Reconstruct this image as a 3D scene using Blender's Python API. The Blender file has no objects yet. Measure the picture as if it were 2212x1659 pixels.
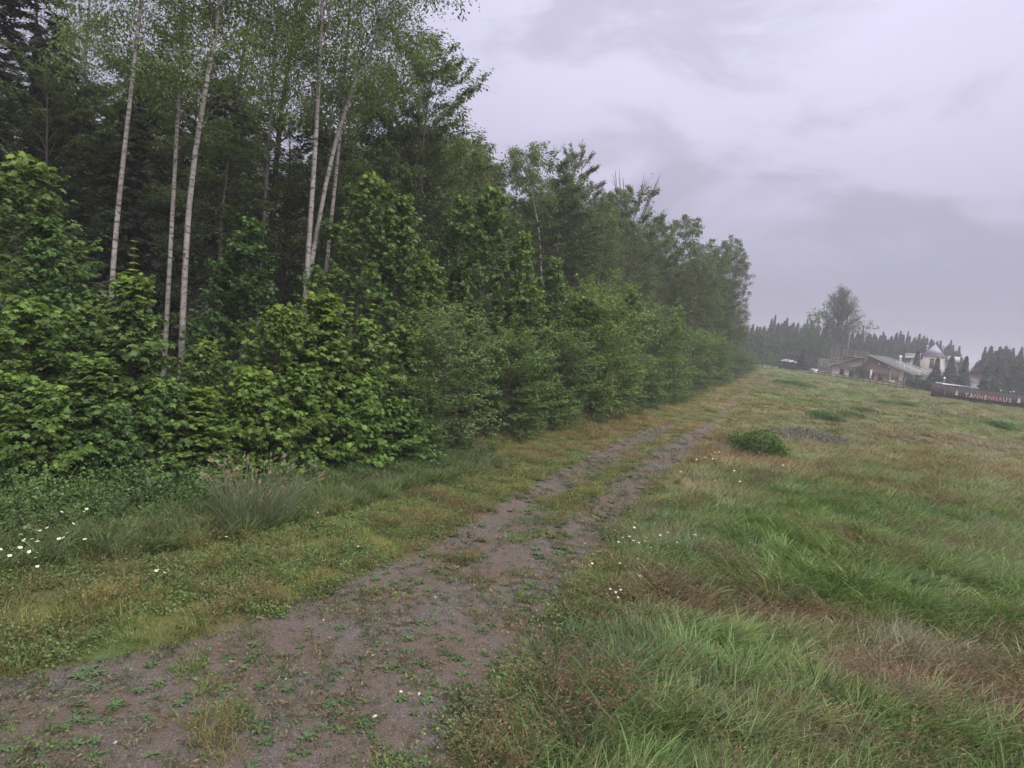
import bpy, math, random
import numpy as np
from mathutils import Matrix, Vector

random.seed(7)
R = math.radians
sc = bpy.context.scene
COL = sc.collection

# ------------------------------------------------------------------ camera
W0, H0 = 2212.0, 1659.0
HFOV, PITCH, ROLL, CAMZ = 76.0, -5.0, 6.0, 4.0
FPX = W0 / 2 / math.tan(R(HFOV / 2))

def cam_to_world(x, y, z):
    r = R(ROLL); p = R(PITCH)
    x, z = x * math.cos(r) - z * math.sin(r), x * math.sin(r) + z * math.cos(r)
    return (x, y * math.cos(p) - z * math.sin(p), y * math.sin(p) + z * math.cos(p))

cam_data = bpy.data.cameras.new('camera')
cam = bpy.data.objects.new('camera', cam_data)
COL.objects.link(cam)
cx, cu, cf = (Vector(cam_to_world(1, 0, 0)), Vector(cam_to_world(0, 0, 1)), Vector(cam_to_world(0, 1, 0)))
m = Matrix((cx, cu, -cf)).transposed().to_4x4()
m.translation = (0, 0, CAMZ)
cam.matrix_world = m
cam_data.sensor_width = 36
cam_data.lens = 18 / math.tan(R(HFOV / 2))
cam_data.clip_start = 0.1
cam_data.clip_end = 3000
sc.camera = cam

# ------------------------------------------------------------------ world, sun, exposure
def nd(nt, typ, **kw):
    n = nt.nodes.new(typ)
    for k, v in kw.items():
        if k == 'inp':
            for kk, vv in v.items():
                n.inputs[kk].default_value = vv
        else:
            setattr(n, k, v)
    return n

world = bpy.data.worlds.new('World')
sc.world = world
world.use_nodes = True
nt = world.node_tree
nt.nodes.clear()
L = nt.links.new
sky = nd(nt, 'ShaderNodeTexSky', sky_type='NISHITA', sun_disc=False, sun_elevation=R(42), sun_rotation=R(140))
tc = nd(nt, 'ShaderNodeTexCoord')
mapn = nd(nt, 'ShaderNodeMapping')
mapn.inputs['Scale'].default_value = (1.0, 1.0, 2.2)
mapn.inputs['Location'].default_value = (0.37, 0.2, 0.55)
L(tc.outputs['Generated'], mapn.inputs['Vector'])
n1 = nd(nt, 'ShaderNodeTexNoise', inp={'Scale': 3.4, 'Detail': 8.0, 'Roughness': 0.55, 'Distortion': 0.35})
L(mapn.outputs[0], n1.inputs['Vector'])
n2 = nd(nt, 'ShaderNodeTexNoise', inp={'Scale': 1.1, 'Detail': 3.0, 'Roughness': 0.5})
L(mapn.outputs[0], n2.inputs['Vector'])
sep = nd(nt, 'ShaderNodeSeparateXYZ')
L(tc.outputs['Generated'], sep.inputs[0])
grad = nd(nt, 'ShaderNodeValToRGB')
e = grad.color_ramp.elements
e[0].position = 0.0; e[0].color = (0.170, 0.162, 0.212, 1)
e[1].position = 1.0; e[1].color = (1.15, 1.12, 1.08, 1)
for p, c in ((0.09, (0.192, 0.183, 0.240)), (0.20, (0.242, 0.230, 0.300)), (0.32, (0.295, 0.280, 0.362)), (0.46, (0.335, 0.322, 0.415)), (0.72, (0.85, 0.82, 0.83))):
    q = e.new(p); q.color = (*c, 1)
L(sep.outputs['Z'], grad.inputs[0])
cr = nd(nt, 'ShaderNodeMapRange', interpolation_type='SMOOTHSTEP', inp={'From Min': 0.40, 'From Max': 0.58, 'To Min': 0.89, 'To Max': 1.15})
L(n1.outputs['Fac'], cr.inputs['Value'])
cr2 = nd(nt, 'ShaderNodeMapRange', inp={'From Min': 0.35, 'From Max': 0.65, 'To Min': 0.92, 'To Max': 1.10})
L(n2.outputs['Fac'], cr2.inputs['Value'])
mu = nd(nt, 'ShaderNodeMath', operation='MULTIPLY'); L(cr.outputs[0], mu.inputs[0]); L(cr2.outputs[0], mu.inputs[1])
# clouds flatten into a plain grey veil towards the horizon
fz = nd(nt, 'ShaderNodeMapRange', interpolation_type='SMOOTHSTEP', inp={'From Min': 0.05, 'From Max': 0.22})
L(sep.outputs['Z'], fz.inputs['Value'])
ml = nd(nt, 'ShaderNodeMix', data_type='FLOAT'); ml.inputs[2].default_value = 1.0
L(fz.outputs[0], ml.inputs[0]); L(mu.outputs[0], ml.inputs[3])
vm = nd(nt, 'ShaderNodeVectorMath', operation='SCALE'); L(grad.outputs[0], vm.inputs[0]); L(ml.outputs[0], vm.inputs['Scale'])
bg1 = nd(nt, 'ShaderNodeBackground', inp={'Strength': 0.06}); L(sky.outputs[0], bg1.inputs['Color'])
bg2 = nd(nt, 'ShaderNodeBackground', inp={'Strength': 1.0}); L(vm.outputs[0], bg2.inputs['Color'])
mx = nd(nt, 'ShaderNodeMixShader', inp={'Fac': 0.95}); L(bg1.outputs[0], mx.inputs[1]); L(bg2.outputs[0], mx.inputs[2])
wo = nd(nt, 'ShaderNodeOutputWorld'); L(mx.outputs[0], wo.inputs['Surface'])

sun_d = bpy.data.lights.new('sun', 'SUN')
sun_d.energy = 1.5
sun_d.angle = R(35)
sun_d.color = (1.0, 0.96, 0.9)
sun = bpy.data.objects.new('sun', sun_d)
COL.objects.link(sun)
SAZ = 140.0
sd = Vector((math.sin(R(SAZ)) * math.cos(R(42)), math.cos(R(SAZ)) * math.cos(R(42)), math.sin(R(42))))
sun.rotation_euler = sd.to_track_quat('Z', 'Y').to_euler()

sc.view_settings.view_transform = 'Standard'
sc.view_settings.look = 'None'
sc.view_settings.exposure = 1.05
sc.view_settings.gamma = 1.0
sc.view_settings.use_curve_mapping = False
sc.render.engine = 'CYCLES'
cy = sc.cycles
cy.use_denoising = True
cy.denoiser = 'OPENIMAGEDENOISE'
cy.max_bounces = 5
cy.diffuse_bounces = 3
cy.glossy_bounces = 1
cy.transmission_bounces = 2
cy.volume_bounces = 0
cy.transparent_max_bounces = 6
cy.sample_clamp_indirect = 4
cy.caustics_reflective = False
cy.caustics_refractive = False
cy.volume_step_rate = 4.0
cy.use_adaptive_sampling = True
cy.adaptive_threshold = 0.02

# ------------------------------------------------------------------ maths helpers
def _hash(ix, iy, s):
    h = (ix.astype(np.int64) * 374761393 + iy.astype(np.int64) * 668265263 + s * 974634777) & 0xFFFFFFFF
    h = ((h ^ (h >> 13)) * 1274126177) & 0xFFFFFFFF
    return ((h ^ (h >> 16)) & 0xFFFF) / 65535.0

def vnoise(x, y, s=0):
    x = np.asarray(x, float); y = np.asarray(y, float)
    ix = np.floor(x); iy = np.floor(y)
    fx = x - ix; fy = y - iy
    fx = fx * fx * (3 - 2 * fx); fy = fy * fy * (3 - 2 * fy)
    a = _hash(ix, iy, s); b = _hash(ix + 1, iy, s); c = _hash(ix, iy + 1, s); d = _hash(ix + 1, iy + 1, s)
    return (a * (1 - fx) + b * fx) * (1 - fy) + (c * (1 - fx) + d * fx) * fy

def fbm(x, y, s=0, o=3):
    v = 0; a = 0.5; t = 0
    for k in range(o):
        v = v + a * vnoise(np.asarray(x) * 2 ** k + 17.3 * k, np.asarray(y) * 2 ** k - 9.1 * k, s + k); t += a; a *= 0.5
    return v / t

def sstep(a, b, x):
    t = np.clip((np.asarray(x, float) - a) / (b - a), 0, 1)
    return t * t * (3 - 2 * t)

EDGE = np.array([(-22, 4), (-13, 9), (-7.6, 11.4), (-4.7, 14.2), (-1.9, 18.2), (0.0, 24.0), (3.6, 29.9), (8.6, 40), (15.0, 55), (25.5, 80), (50, 139.6), (66, 180), (90, 240), (300, 800)])
RR = np.array([(-0.4, -6), (-0.35, 3.5), (-0.2, 5.6), (0.3, 7.0), (0.8, 8.2), (1.4, 10.1), (2.3, 12.9), (5.1, 20.1), (11.1, 33.9), (17.7, 50.4), (31.1, 82.9), (54.1, 138.6), (64, 160), (300, 700)])
RL = np.array([(-8.5, -6), (-7.5, 3.5), (-4.9, 6.1), (-3.4, 7.3), (-2.6, 8.7), (-1.3, 11.0), (0.35, 15.9), (2.1, 20.1), (4.1, 24.9), (8.3, 33.9), (14.8, 50.4), (28.2, 82.9), (51.2, 138.6), (61, 160), (297, 700)])
xe = lambda y: np.interp(y, EDGE[:, 1], EDGE[:, 0])
xr = lambda y: np.interp(y, RR[:, 1], RR[:, 0])
xl = lambda y: np.interp(y, RL[:, 1], RL[:, 0])

def terr(x, y):
    x = np.asarray(x, float); y = np.asarray(y, float)
    d = np.hypot(x, y)
    z = 0.25 * (fbm(x / 14, y / 14, 5, 2) - 0.5) * sstep(8, 30, d)
    z = z + 2.2 * (sstep(-2, 40, xe(y) - x)) * 0.3                       # forest floor slightly higher
    mead = sstep(0.3, 1.6, x - xr(y))
    z = z + mead * (0.30 * (fbm(x / 1.2, y / 1.2, 11, 3) - 0.45) + 0.10 * (fbm(x / 4, y / 4, 12, 2) - 0.4))
    u = (x - xl(y)) / np.maximum(xr(y) - xl(y), 0.1)
    rut = np.exp(-((u - 0.22) / 0.1) ** 2) + np.exp(-((u - 0.8) / 0.1) ** 2)
    z = z - 0.045 * rut * sstep(7, 14, y)
    z = z + 0.02 * (fbm(x / 0.9, y / 0.9, 21, 2) - 0.5)
    return z

def world(px, py, D):
    x = (px - W0 / 2) / FPX; z = -(py - H0 / 2) / FPX
    d = cam_to_world(x, 1, z)
    t = D / d[1]
    return np.array((d[0] * t, D, CAMZ + d[2] * t))

def ground_at(px, py):
    lo, hi = 2.0, 700.0
    f = lambda D: (lambda w: w[2] - float(terr(w[0], w[1])))(world(px, py, D))
    for _ in range(40):
        mid = (lo + hi) / 2
        if f(mid) > 0: lo = mid
        else: hi = mid
    w = world(px, py, lo)
    return np.array((w[0], w[1], float(terr(w[0], w[1]))))

DED = ([-200, 0, 300, 640, 860, 1000, 1150, 1300, 1420, 1500, 1570, 1620, 1650, 1700], [9, 10.6, 12.0, 14.6, 16.6, 19.5, 24.5, 29.9, 40, 55, 80, 125, 165, 200])
dedge = lambda px: float(np.interp(px, *DED))

# ------------------------------------------------------------------ mesh helpers
def mk_mesh(name, V, F, mats, attrs=None, smooth=False, midx=None, cattr=None):
    if not isinstance(F, list): F = [F]
    F = [np.asarray(f, np.int32) for f in F if len(f)]
    me = bpy.data.meshes.new(name)
    V = np.asarray(V, np.float32)
    me.vertices.add(len(V)); me.vertices.foreach_set('co', V.ravel())
    n = sum(f.size for f in F); k = sum(len(f) for f in F)
    me.loops.add(n); me.polygons.add(k)
    me.loops.foreach_set('vertex_index', np.concatenate([f.ravel() for f in F]))
    tot = np.concatenate([np.full(len(f), f.shape[1], np.int32) for f in F])
    st = np.concatenate([[0], np.cumsum(tot)[:-1]]).astype(np.int32)
    me.polygons.foreach_set('loop_start', st)
    me.polygons.foreach_set('loop_total', tot)
    for mt in (mats if isinstance(mats, (list, tuple)) else [mats]): me.materials.append(mt)
    if midx is not None: me.polygons.foreach_set('material_index', np.asarray(midx, np.int32))
    if smooth: me.polygons.foreach_set('use_smooth', np.ones(k, bool))
    for an, av in (attrs or {}).items():
        a = me.attributes.new(an, 'FLOAT', 'POINT'); a.data.foreach_set('value', np.asarray(av, np.float32))
    for an, av in (cattr or {}).items():
        a = me.attributes.new(an, 'FLOAT_COLOR', 'POINT')
        c = np.ones((len(V), 4), np.float32); c[:, :3] = av; a.data.foreach_set('color', c.ravel())
    me.update(calc_edges=True)
    return me

def ob(name, me, parent=None, loc=None, link=True):
    o = bpy.data.objects.new(name, me)
    if link: COL.objects.link(o)
    if parent is not None: o.parent = parent
    if loc is not None: o.location = loc
    return o

def tag(o, label=None, cat=None, group=None, kind=None):
    if label: o['label'] = label
    if cat: o['category'] = cat
    if group: o['group'] = group
    if kind: o['kind'] = kind
    return o

def thing(name, label, cat, loc=(0, 0, 0), rz=0.0, group=None):
    o = bpy.data.objects.new(name, None)
    COL.objects.link(o)
    o.location = loc; o.rotation_euler = (0, 0, rz)
    o.empty_display_size = 0.2
    return tag(o, label, cat, group)

class MB:
    """collects boxes, prisms and tubes, then makes one mesh object"""
    def __init__(s): s.V = []; s.F = {}; s.n = 0
    def add(s, V, F):
        V = np.asarray(V, float)
        for f in F: s.F.setdefault(len(f), []).append([i + s.n for i in f])
        s.V.append(V); s.n += len(V); return s
    def box(s, x0, x1, y0, y1, z0, z1):
        V = [(x, y, z) for x in (x0, x1) for y in (y0, y1) for z in (z0, z1)]
        return s.add(V, [(0, 1, 3, 2), (4, 6, 7, 5), (0, 4, 5, 1), (2, 3, 7, 6), (0, 2, 6, 4), (1, 5, 7, 3)])
    def beam(s, a, b, w, h=None):
        h = h or w
        a = Vector(a); b = Vector(b); d = (b - a).normalized()
        up = Vector((0, 0, 1)) if abs(d.z) < 0.95 else Vector((0, 1, 0))
        sx = d.cross(up).normalized() * w / 2; sz = sx.cross(d).normalized() * h / 2
        V = [p + i * sx + j * sz for p in (a, b) for i in (-1, 1) for j in (-1, 1)]
        return s.add([tuple(v) for v in V], [(0, 2, 3, 1), (4, 5, 7, 6), (0, 1, 5, 4), (2, 6, 7, 3), (0, 4, 6, 2), (1, 3, 7, 5)])
    def tube(s, P, rad, n=6, cap=False):
        V, F = tube(np.array(P, float), np.array(rad, float), n)
        s.add(V, [tuple(f) for f in F])
        if cap:
            s.add(V[:n], [tuple(range(n))]); s.add(V[-n:], [tuple(range(n))])
        return s
    def prism(s, poly, y0, y1):
        """poly in x,z extruded along y"""
        n = len(poly)
        V = [(x, y0, z) for x, z in poly] + [(x, y1, z) for x, z in poly]
        F = [tuple(range(n)), tuple(range(2 * n - 1, n - 1, -1))] + [(i, (i + 1) % n, n + (i + 1) % n, n + i) for i in range(n)]
        return s.add(V, F)
    def mesh(s, name, mat, smooth=False):
        return mk_mesh(name, np.concatenate(s.V), [np.array(v) for v in s.F.values()], mat, smooth=smooth)
    def build(s, name, mat, parent=None, loc=None, smooth=False):
        return ob(name, s.mesh(name, mat, smooth), parent, loc)

def tube(P, rad, n=6):
    P = np.asarray(P, float); k = len(P)
    T = np.gradient(P, axis=0); T /= np.linalg.norm(T, axis=1)[:, None] + 1e-9
    ref = np.array([0.3, 0.9, 0.1]) if abs(T[:, 1]).max() < 0.9 else np.array([0.95, 0.1, 0.2])
    A = np.cross(T, ref); A /= np.linalg.norm(A, axis=1)[:, None] + 1e-9
    B = np.cross(T, A)
    th = np.arange(n) * 2 * math.pi / n
    V = P[:, None] + (np.cos(th)[None, :, None] * A[:, None] + np.sin(th)[None, :, None] * B[:, None]) * np.asarray(rad)[:, None, None]
    i = np.arange(k - 1)[:, None] * n; j = np.arange(n)[None]; j2 = (j + 1) % n
    F = np.stack([i + j, i + j2, i + n + j2, i + n + j], -1).reshape(-1, 4)
    return V.reshape(-1, 3), F

def join(parts):
    Vs, Fs, n = [], [], 0
    for V, F in parts:
        Vs.append(V); Fs.append(F + n); n += len(V)
    return np.concatenate(Vs), np.concatenate(Fs)

# ------------------------------------------------------------------ materials
def mat_new(name):
    mt = bpy.data.materials.new(name); mt.use_nodes = True
    mt.node_tree.nodes.clear()
    return mt, mt.node_tree, mt.node_tree.links.new

def simple(name, col, rough=0.7, noise=0.25, scale=3.0, metal=0.0, stretch=(1, 1, 1), bump=0.0):
    mt, t, L = mat_new(name)
    tcn = nd(t, 'ShaderNodeTexCoord'); mp = nd(t, 'ShaderNodeMapping'); mp.inputs['Scale'].default_value = stretch
    L(tcn.outputs['Object'], mp.inputs[0])
    ns = nd(t, 'ShaderNodeTexNoise', inp={'Scale': scale, 'Detail': 5.0, 'Roughness': 0.65}); L(mp.outputs[0], ns.inputs[0])
    mr = nd(t, 'ShaderNodeMapRange', inp={'From Min': 0.3, 'From Max': 0.7, 'To Min': 1 - noise, 'To Max': 1 + noise}); L(ns.outputs['Fac'], mr.inputs[0])
    oi = nd(t, 'ShaderNodeObjectInfo')
    rr_ = nd(t, 'ShaderNodeMapRange', inp={'To Min': 0.9, 'To Max': 1.1}); L(oi.outputs['Random'], rr_.inputs[0])
    mm = nd(t, 'ShaderNodeMath', operation='MULTIPLY'); L(mr.outputs[0], mm.inputs[0]); L(rr_.outputs[0], mm.inputs[1])
    v = nd(t, 'ShaderNodeVectorMath', operation='SCALE'); v.inputs[0].default_value = col; L(mm.outputs[0], v.inputs['Scale'])
    b = nd(t, 'ShaderNodeBsdfPrincipled', inp={'Roughness': rough, 'Metallic': metal}); L(v.outputs[0], b.inputs['Base Color'])
    if bump:
        bp = nd(t, 'ShaderNodeBump', inp={'Strength': bump, 'Distance': 0.02}); L(ns.outputs['Fac'], bp.inputs['Height']); L(bp.outputs[0], b.inputs['Normal'])
    o = nd(t, 'ShaderNodeOutputMaterial'); L(b.outputs[0], o.inputs[0])
    return mt

def leaf_mat(name, col, tip, trans=0.3, inst=False, rough=0.5, spec=0.25):
    mt, t, L = mat_new(name)
    a_v = nd(t, 'ShaderNodeAttribute', attribute_name='v')
    a_t = nd(t, 'ShaderNodeAttribute', attribute_name='tip')
    mixc = nd(t, 'ShaderNodeMix', data_type='RGBA'); mixc.inputs[6].default_value = (*col, 1); mixc.inputs[7].default_value = (*tip, 1)
    L(a_t.outputs['Fac'], mixc.inputs[0])
    mr = nd(t, 'ShaderNodeMapRange', inp={'To Min': 0.62, 'To Max': 1.4}); L(a_v.outputs['Fac'], mr.inputs[0])
    v = nd(t, 'ShaderNodeVectorMath', operation='SCALE'); L(mixc.outputs[2], v.inputs[0]); L(mr.outputs[0], v.inputs['Scale'])
    v2 = nd(t, 'ShaderNodeVectorMath', operation='MULTIPLY'); L(v.outputs[0], v2.inputs[0])
    if inst:
        a_i = nd(t, 'ShaderNodeAttribute', attribute_name='tint', attribute_type='INSTANCER'); L(a_i.outputs['Color'], v2.inputs[1])
    else:
        oi = nd(t, 'ShaderNodeObjectInfo'); L(oi.outputs['Color'], v2.inputs[1])
    b = nd(t, 'ShaderNodeBsdfPrincipled', inp={'Roughness': rough, 'Specular IOR Level': spec}); L(v2.outputs[0], b.inputs['Base Color'])
    tr = nd(t, 'ShaderNodeBsdfTranslucent')
    v3 = nd(t, 'ShaderNodeVectorMath', operation='MULTIPLY'); v3.inputs[1].default_value = (1.3, 1.4, 0.7); L(v2.outputs[0], v3.inputs[0]); L(v3.outputs[0], tr.inputs[0])
    ms = nd(t, 'ShaderNodeMixShader', inp={'Fac': trans}); L(b.outputs[0], ms.inputs[1]); L(tr.outputs[0], ms.inputs[2])
    o = nd(t, 'ShaderNodeOutputMaterial'); L(ms.outputs[0], o.inputs[0])
    return mt

def bark_mat(name, birch=False, col=(0.09, 0.075, 0.06)):
    mt, t, L = mat_new(name)
    tcn = nd(t, 'ShaderNodeTexCoord')
    mp = nd(t, 'ShaderNodeMapping'); mp.inputs['Scale'].default_value = (5, 5, 12) if birch else (9, 9, 1.5)
    L(tcn.outputs['Object'], mp.inputs[0])
    ns = nd(t, 'ShaderNodeTexNoise', inp={'Scale': 1.0, 'Detail': 4.0, 'Roughness': 0.6}); L(mp.outputs[0], ns.inputs[0])
    rp = nd(t, 'ShaderNodeValToRGB')
    if birch:
        e = rp.color_ramp.elements
        e[0].position = 0.40; e[0].color = (0.045, 0.04, 0.038, 1); e[1].position = 0.66; e[1].color = (0.37, 0.35, 0.345, 1)
        q = e.new(0.455); q.color = (0.24, 0.22, 0.215, 1)
    else:
        e = rp.color_ramp.elements
        e[0].position = 0.3; e[0].color = tuple(c * 0.5 for c in col) + (1,); e[1].position = 0.7; e[1].color = tuple(c * 1.4 for c in col) + (1,)
    L(ns.outputs['Fac'], rp.inputs[0])
    out = rp.outputs[0]
    if birch:
        ns2 = nd(t, 'ShaderNodeTexNoise', inp={'Scale': 1.3, 'Detail': 3.0}); L(tcn.outputs['Object'], ns2.inputs[0])
        mr = nd(t, 'ShaderNodeMapRange', inp={'From Min': 0.4, 'From Max': 0.62, 'To Min': 0.0, 'To Max': 0.7}); L(ns2.outputs['Fac'], mr.inputs[0])
        mx_ = nd(t, 'ShaderNodeMix', data_type='RGBA'); L(mr.outputs[0], mx_.inputs[0]); L(out, mx_.inputs[6]); mx_.inputs[7].default_value = (0.20, 0.17, 0.155, 1)
        out = mx_.outputs[2]
    b = nd(t, 'ShaderNodeBsdfPrincipled', inp={'Roughness': 0.85}); L(out, b.inputs['Base Color'])
    bp = nd(t, 'ShaderNodeBump', inp={'Strength': 0.5, 'Distance': 0.02}); L(ns.outputs['Fac'], bp.inputs['Height']); L(bp.outputs[0], b.inputs['Normal'])
    o = nd(t, 'ShaderNodeOutputMaterial'); L(b.outputs[0], o.inputs[0])
    return mt

M = {}
M['maple'] = leaf_mat('maple leaves', (0.090, 0.144, 0.048), (0.19, 0.27, 0.045), 0.3)
M['bush'] = leaf_mat('bush leaves', (0.118, 0.165, 0.066), (0.17, 0.21, 0.07), 0.34)
M['birchleaf'] = leaf_mat('birch leaves', (0.108, 0.134, 0.062), (0.125, 0.15, 0.065), 0.42)
M['alderleaf'] = leaf_mat('alder leaves', (0.090, 0.118, 0.060), (0.11, 0.14, 0.06), 0.40)
M['needle'] = leaf_mat('spruce needles', (0.050, 0.062, 0.042), (0.07, 0.09, 0.05), 0.1)
M['needlefar'] = leaf_mat('far spruce needles', (0.020, 0.030, 0.022), (0.030, 0.045, 0.028), 0.05)
M['birchbark'] = bark_mat('birch bark', True)
M['bark'] = bark_mat('dark bark')
M['sprucebark'] = bark_mat('spruce bark', col=(0.05, 0.042, 0.038))
M['ashbark'] = bark_mat('grey bark', col=(0.11, 0.10, 0.09))
M['blade'] = leaf_mat('grass blades', (1, 1, 1), (1.25, 1.08, 1.0), 0.25, inst=True, rough=0.55, spec=0.25)
M['weed'] = leaf_mat('weed leaves', (1, 1, 1), (1.4, 1.2, 0.9), 0.25, inst=True)
M['plantain'] = leaf_mat('plantain leaves', (0.075, 0.115, 0.055), (0.10, 0.15, 0.06), 0.15)
M['petal'] = simple('white petals', (0.75, 0.75, 0.72), 0.6, 0.08)
M['stem'] = leaf_mat('flower stems', (0.06, 0.12, 0.035), (0.06, 0.12, 0.035), 0.2)
M['reed'] = leaf_mat('reed grass', (0.13, 0.175, 0.10), (0.27, 0.225, 0.15), 0.2)
M['cream'] = simple('cream render', (0.62, 0.55, 0.50), 0.8, 0.08)
M['brownwood'] = simple('brown weatherboard', (0.22, 0.15, 0.13), 0.7, 0.25, 2.0, stretch=(6, 1, 1))
M['tanwood'] = simple('tan boards', (0.33, 0.25, 0.20), 0.7, 0.2, 2.0)
M['darkwood'] = simple('dark stained wood', (0.035, 0.028, 0.028), 0.6, 0.3, 2.5)
M['fencewood'] = simple('weathered fence wood', (0.055, 0.045, 0.04), 0.8, 0.3)
M['signwood'] = simple('dark purple brown boards', (0.040, 0.032, 0.036), 0.55, 0.25, 2.0)
M['signwood2'] = simple('brown fence boards', (0.075, 0.055, 0.055), 0.6, 0.25, 2.0)
M['roofgrey'] = simple('grey sheet roof', (0.075, 0.075, 0.078), 0.5, 0.15)
M['slate'] = simple('blue grey slate', (0.24, 0.24, 0.30), 0.5, 0.12)
M['white'] = simple('white paint', (0.75, 0.75, 0.78), 0.5, 0.05)
M['offwhite'] = simple('off white board', (0.55, 0.53, 0.52), 0.6, 0.08)
M['glass'] = simple('dark window glass', (0.03, 0.03, 0.035), 0.15, 0.1)
M['frame'] = simple('brown window frame', (0.16, 0.08, 0.06), 0.5, 0.1)
M['redroof'] = simple('red brown tiles', (0.17, 0.11, 0.10), 0.7, 0.15)
M['scaff'] = simple('pale scaffold timber', (0.33, 0.29, 0.27), 0.7, 0.2)
M['steel'] = simple('galvanised steel', (0.40, 0.45, 0.50), 0.4, 0.1, metal=0.3)
M['letter'] = simple('pale letter face', (0.62, 0.50, 0.50), 0.5, 0.05)
M['letterred'] = simple('reddish letter face', (0.58, 0.30, 0.27), 0.5, 0.05)
M['letterside'] = simple('red letter side', (0.35, 0.06, 0.05), 0.5, 0.05)
M['stone'] = simple('pale stone', (0.50, 0.48, 0.47), 0.8, 0.1)

# ------------------------------------------------------------------ colour of the ground cover (its own colour, by species patch)
def lerp(a, b, t): return a + (b - a) * np.asarray(t)[..., None]
PATCH = [  # px, py, rx, ry (m), colour, weight
    (1750, 1095, 3.0, 2.6, (0.092, 0.140, 0.045)), (1900, 1150, 2.8, 2.0, (0.096, 0.145, 0.045)), (1720, 1170, 1.8, 1.2, (0.10, 0.15, 0.045)),
    (1300, 1400, 1.0, 0.9, (0.075, 0.135, 0.060)), (1240, 1500, 0.9, 0.8, (0.085, 0.13, 0.055)), (1650, 1060, 2.2, 0.9, (0.080, 0.128, 0.055)),
    (2050, 1130, 2.5, 1.8, (0.075, 0.13, 0.05)), (1500, 1180, 1.2, 1.6, (0.085, 0.125, 0.06)),
    (1430, 1290, 0.8, 0.7, (0.155, 0.125, 0.088)), (2000, 1430, 1.5, 0.9, (0.15, 0.128, 0.09)), (1480, 1340, 1.0, 0.5, (0.15, 0.10, 0.08)),
    (1850, 1480, 0.6, 0.5, (0.15, 0.105, 0.085)), (2170, 1550, 0.8, 0.5, (0.15, 0.10, 0.085)), (1750, 1350, 1.4, 0.4, (0.15, 0.10, 0.08)),
    (1530, 980, 2.2, 3.2, (0.155, 0.135, 0.088)), (2120, 960, 9, 4.0, (0.160, 0.130, 0.098)), (2000, 945, 6, 2.5, (0.17, 0.135, 0.085)),
    (1650, 870, 5, 9, (0.18, 0.14, 0.08)), (1760, 850, 7, 6, (0.105, 0.15, 0.055)), (1750, 870, 6, 4, (0.10, 0.155, 0.05)),
    (2180, 920, 5, 5, (0.10, 0.135, 0.07)), (1900, 905, 9, 3, (0.14, 0.145, 0.06)), (1650, 800, 12, 25, (0.13, 0.17, 0.07)),
    (1500, 1060, 1.4, 2.2, (0.155, 0.13, 0.078)), (1640, 830, 2.0, 18, (0.165, 0.13, 0.088)), (1650, 1010, 2.5, 1.5, (0.19, 0.13, 0.08)),
]
PW = [(ground_at(p[0], p[1]), p) for p in PATCH]

def tint(x, y):
    x = np.asarray(x, float); y = np.asarray(y, float)
    d = np.hypot(x, y)
    n1 = fbm(x / 1.1, y / 1.1, 31, 3); n2 = fbm(x / 4.5, y / 4.5, 41, 3); n3 = fbm(x / 0.5, y / 0.5, 51, 2)
    G = np.array((0.086, 0.128, 0.050)); B = np.array((0.140, 0.128, 0.084)); O = np.array((0.124, 0.134, 0.068)); Y = np.array((0.120, 0.138, 0.048))
    D_ = np.array((0.050, 0.085, 0.042)); SB = np.array((0.160, 0.132, 0.078))
    near = lerp(G * np.ones(x.shape + (3,)), B, sstep(0.55, 0.78, n1 * 0.6 + n2 * 0.4))
    near = lerp(near, D_, sstep(0.55, 0.75, n3) * 0.6)
    far = lerp(O * np.ones(x.shape + (3,)), np.array((0.100, 0.132, 0.062)), sstep(0.48, 0.62, n2))
    far = lerp(far, B * 1.15, sstep(0.52, 0.68, n1) * 0.5)
    mead = lerp(near, far, sstep(14, 24, d + (n2 - 0.5) * 12))
    stretch = fbm(x / 9, y / 2.5, 71, 3)
    mead = lerp(mead, np.array((0.172, 0.130, 0.096)), sstep(0.52, 0.66, stretch) * sstep(22, 35, d) * 0.45)
    verge = lerp(Y * np.ones(x.shape + (3,)), SB * .8, sstep(0.42, 0.62, n1 * 0.6 + n2 * 0.4))
    verge = lerp(verge, np.array((0.085, 0.130, 0.045)), sstep(0.52, 0.68, fbm(x / 0.8, y / 0.8, 61, 2)) * 0.7)
    vf = lerp(O * np.ones(x.shape + (3,)), np.array((0.205, 0.155, 0.085)), sstep(0.45, 0.6, n2))
    verge = lerp(verge, vf, sstep(24, 40, d) * 0.8)
    c = lerp(verge, mead, sstep(-0.1, 0.5, x - xr(y)))
    c = c * np.array((1.28, 1.24, 1.10))
    for w, p in PW:
        q = np.exp(-(((x - w[0]) / p[2]) ** 2 + ((y - w[1]) / p[3]) ** 2) ** 1.5 * 0.8) * (0.55 + 0.45 * sstep(0.3, 0.6, n3))
        c = lerp(c, np.array(p[4]) * 1.15, np.clip(q, 0, 1) * 0.85)
    return c

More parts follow.
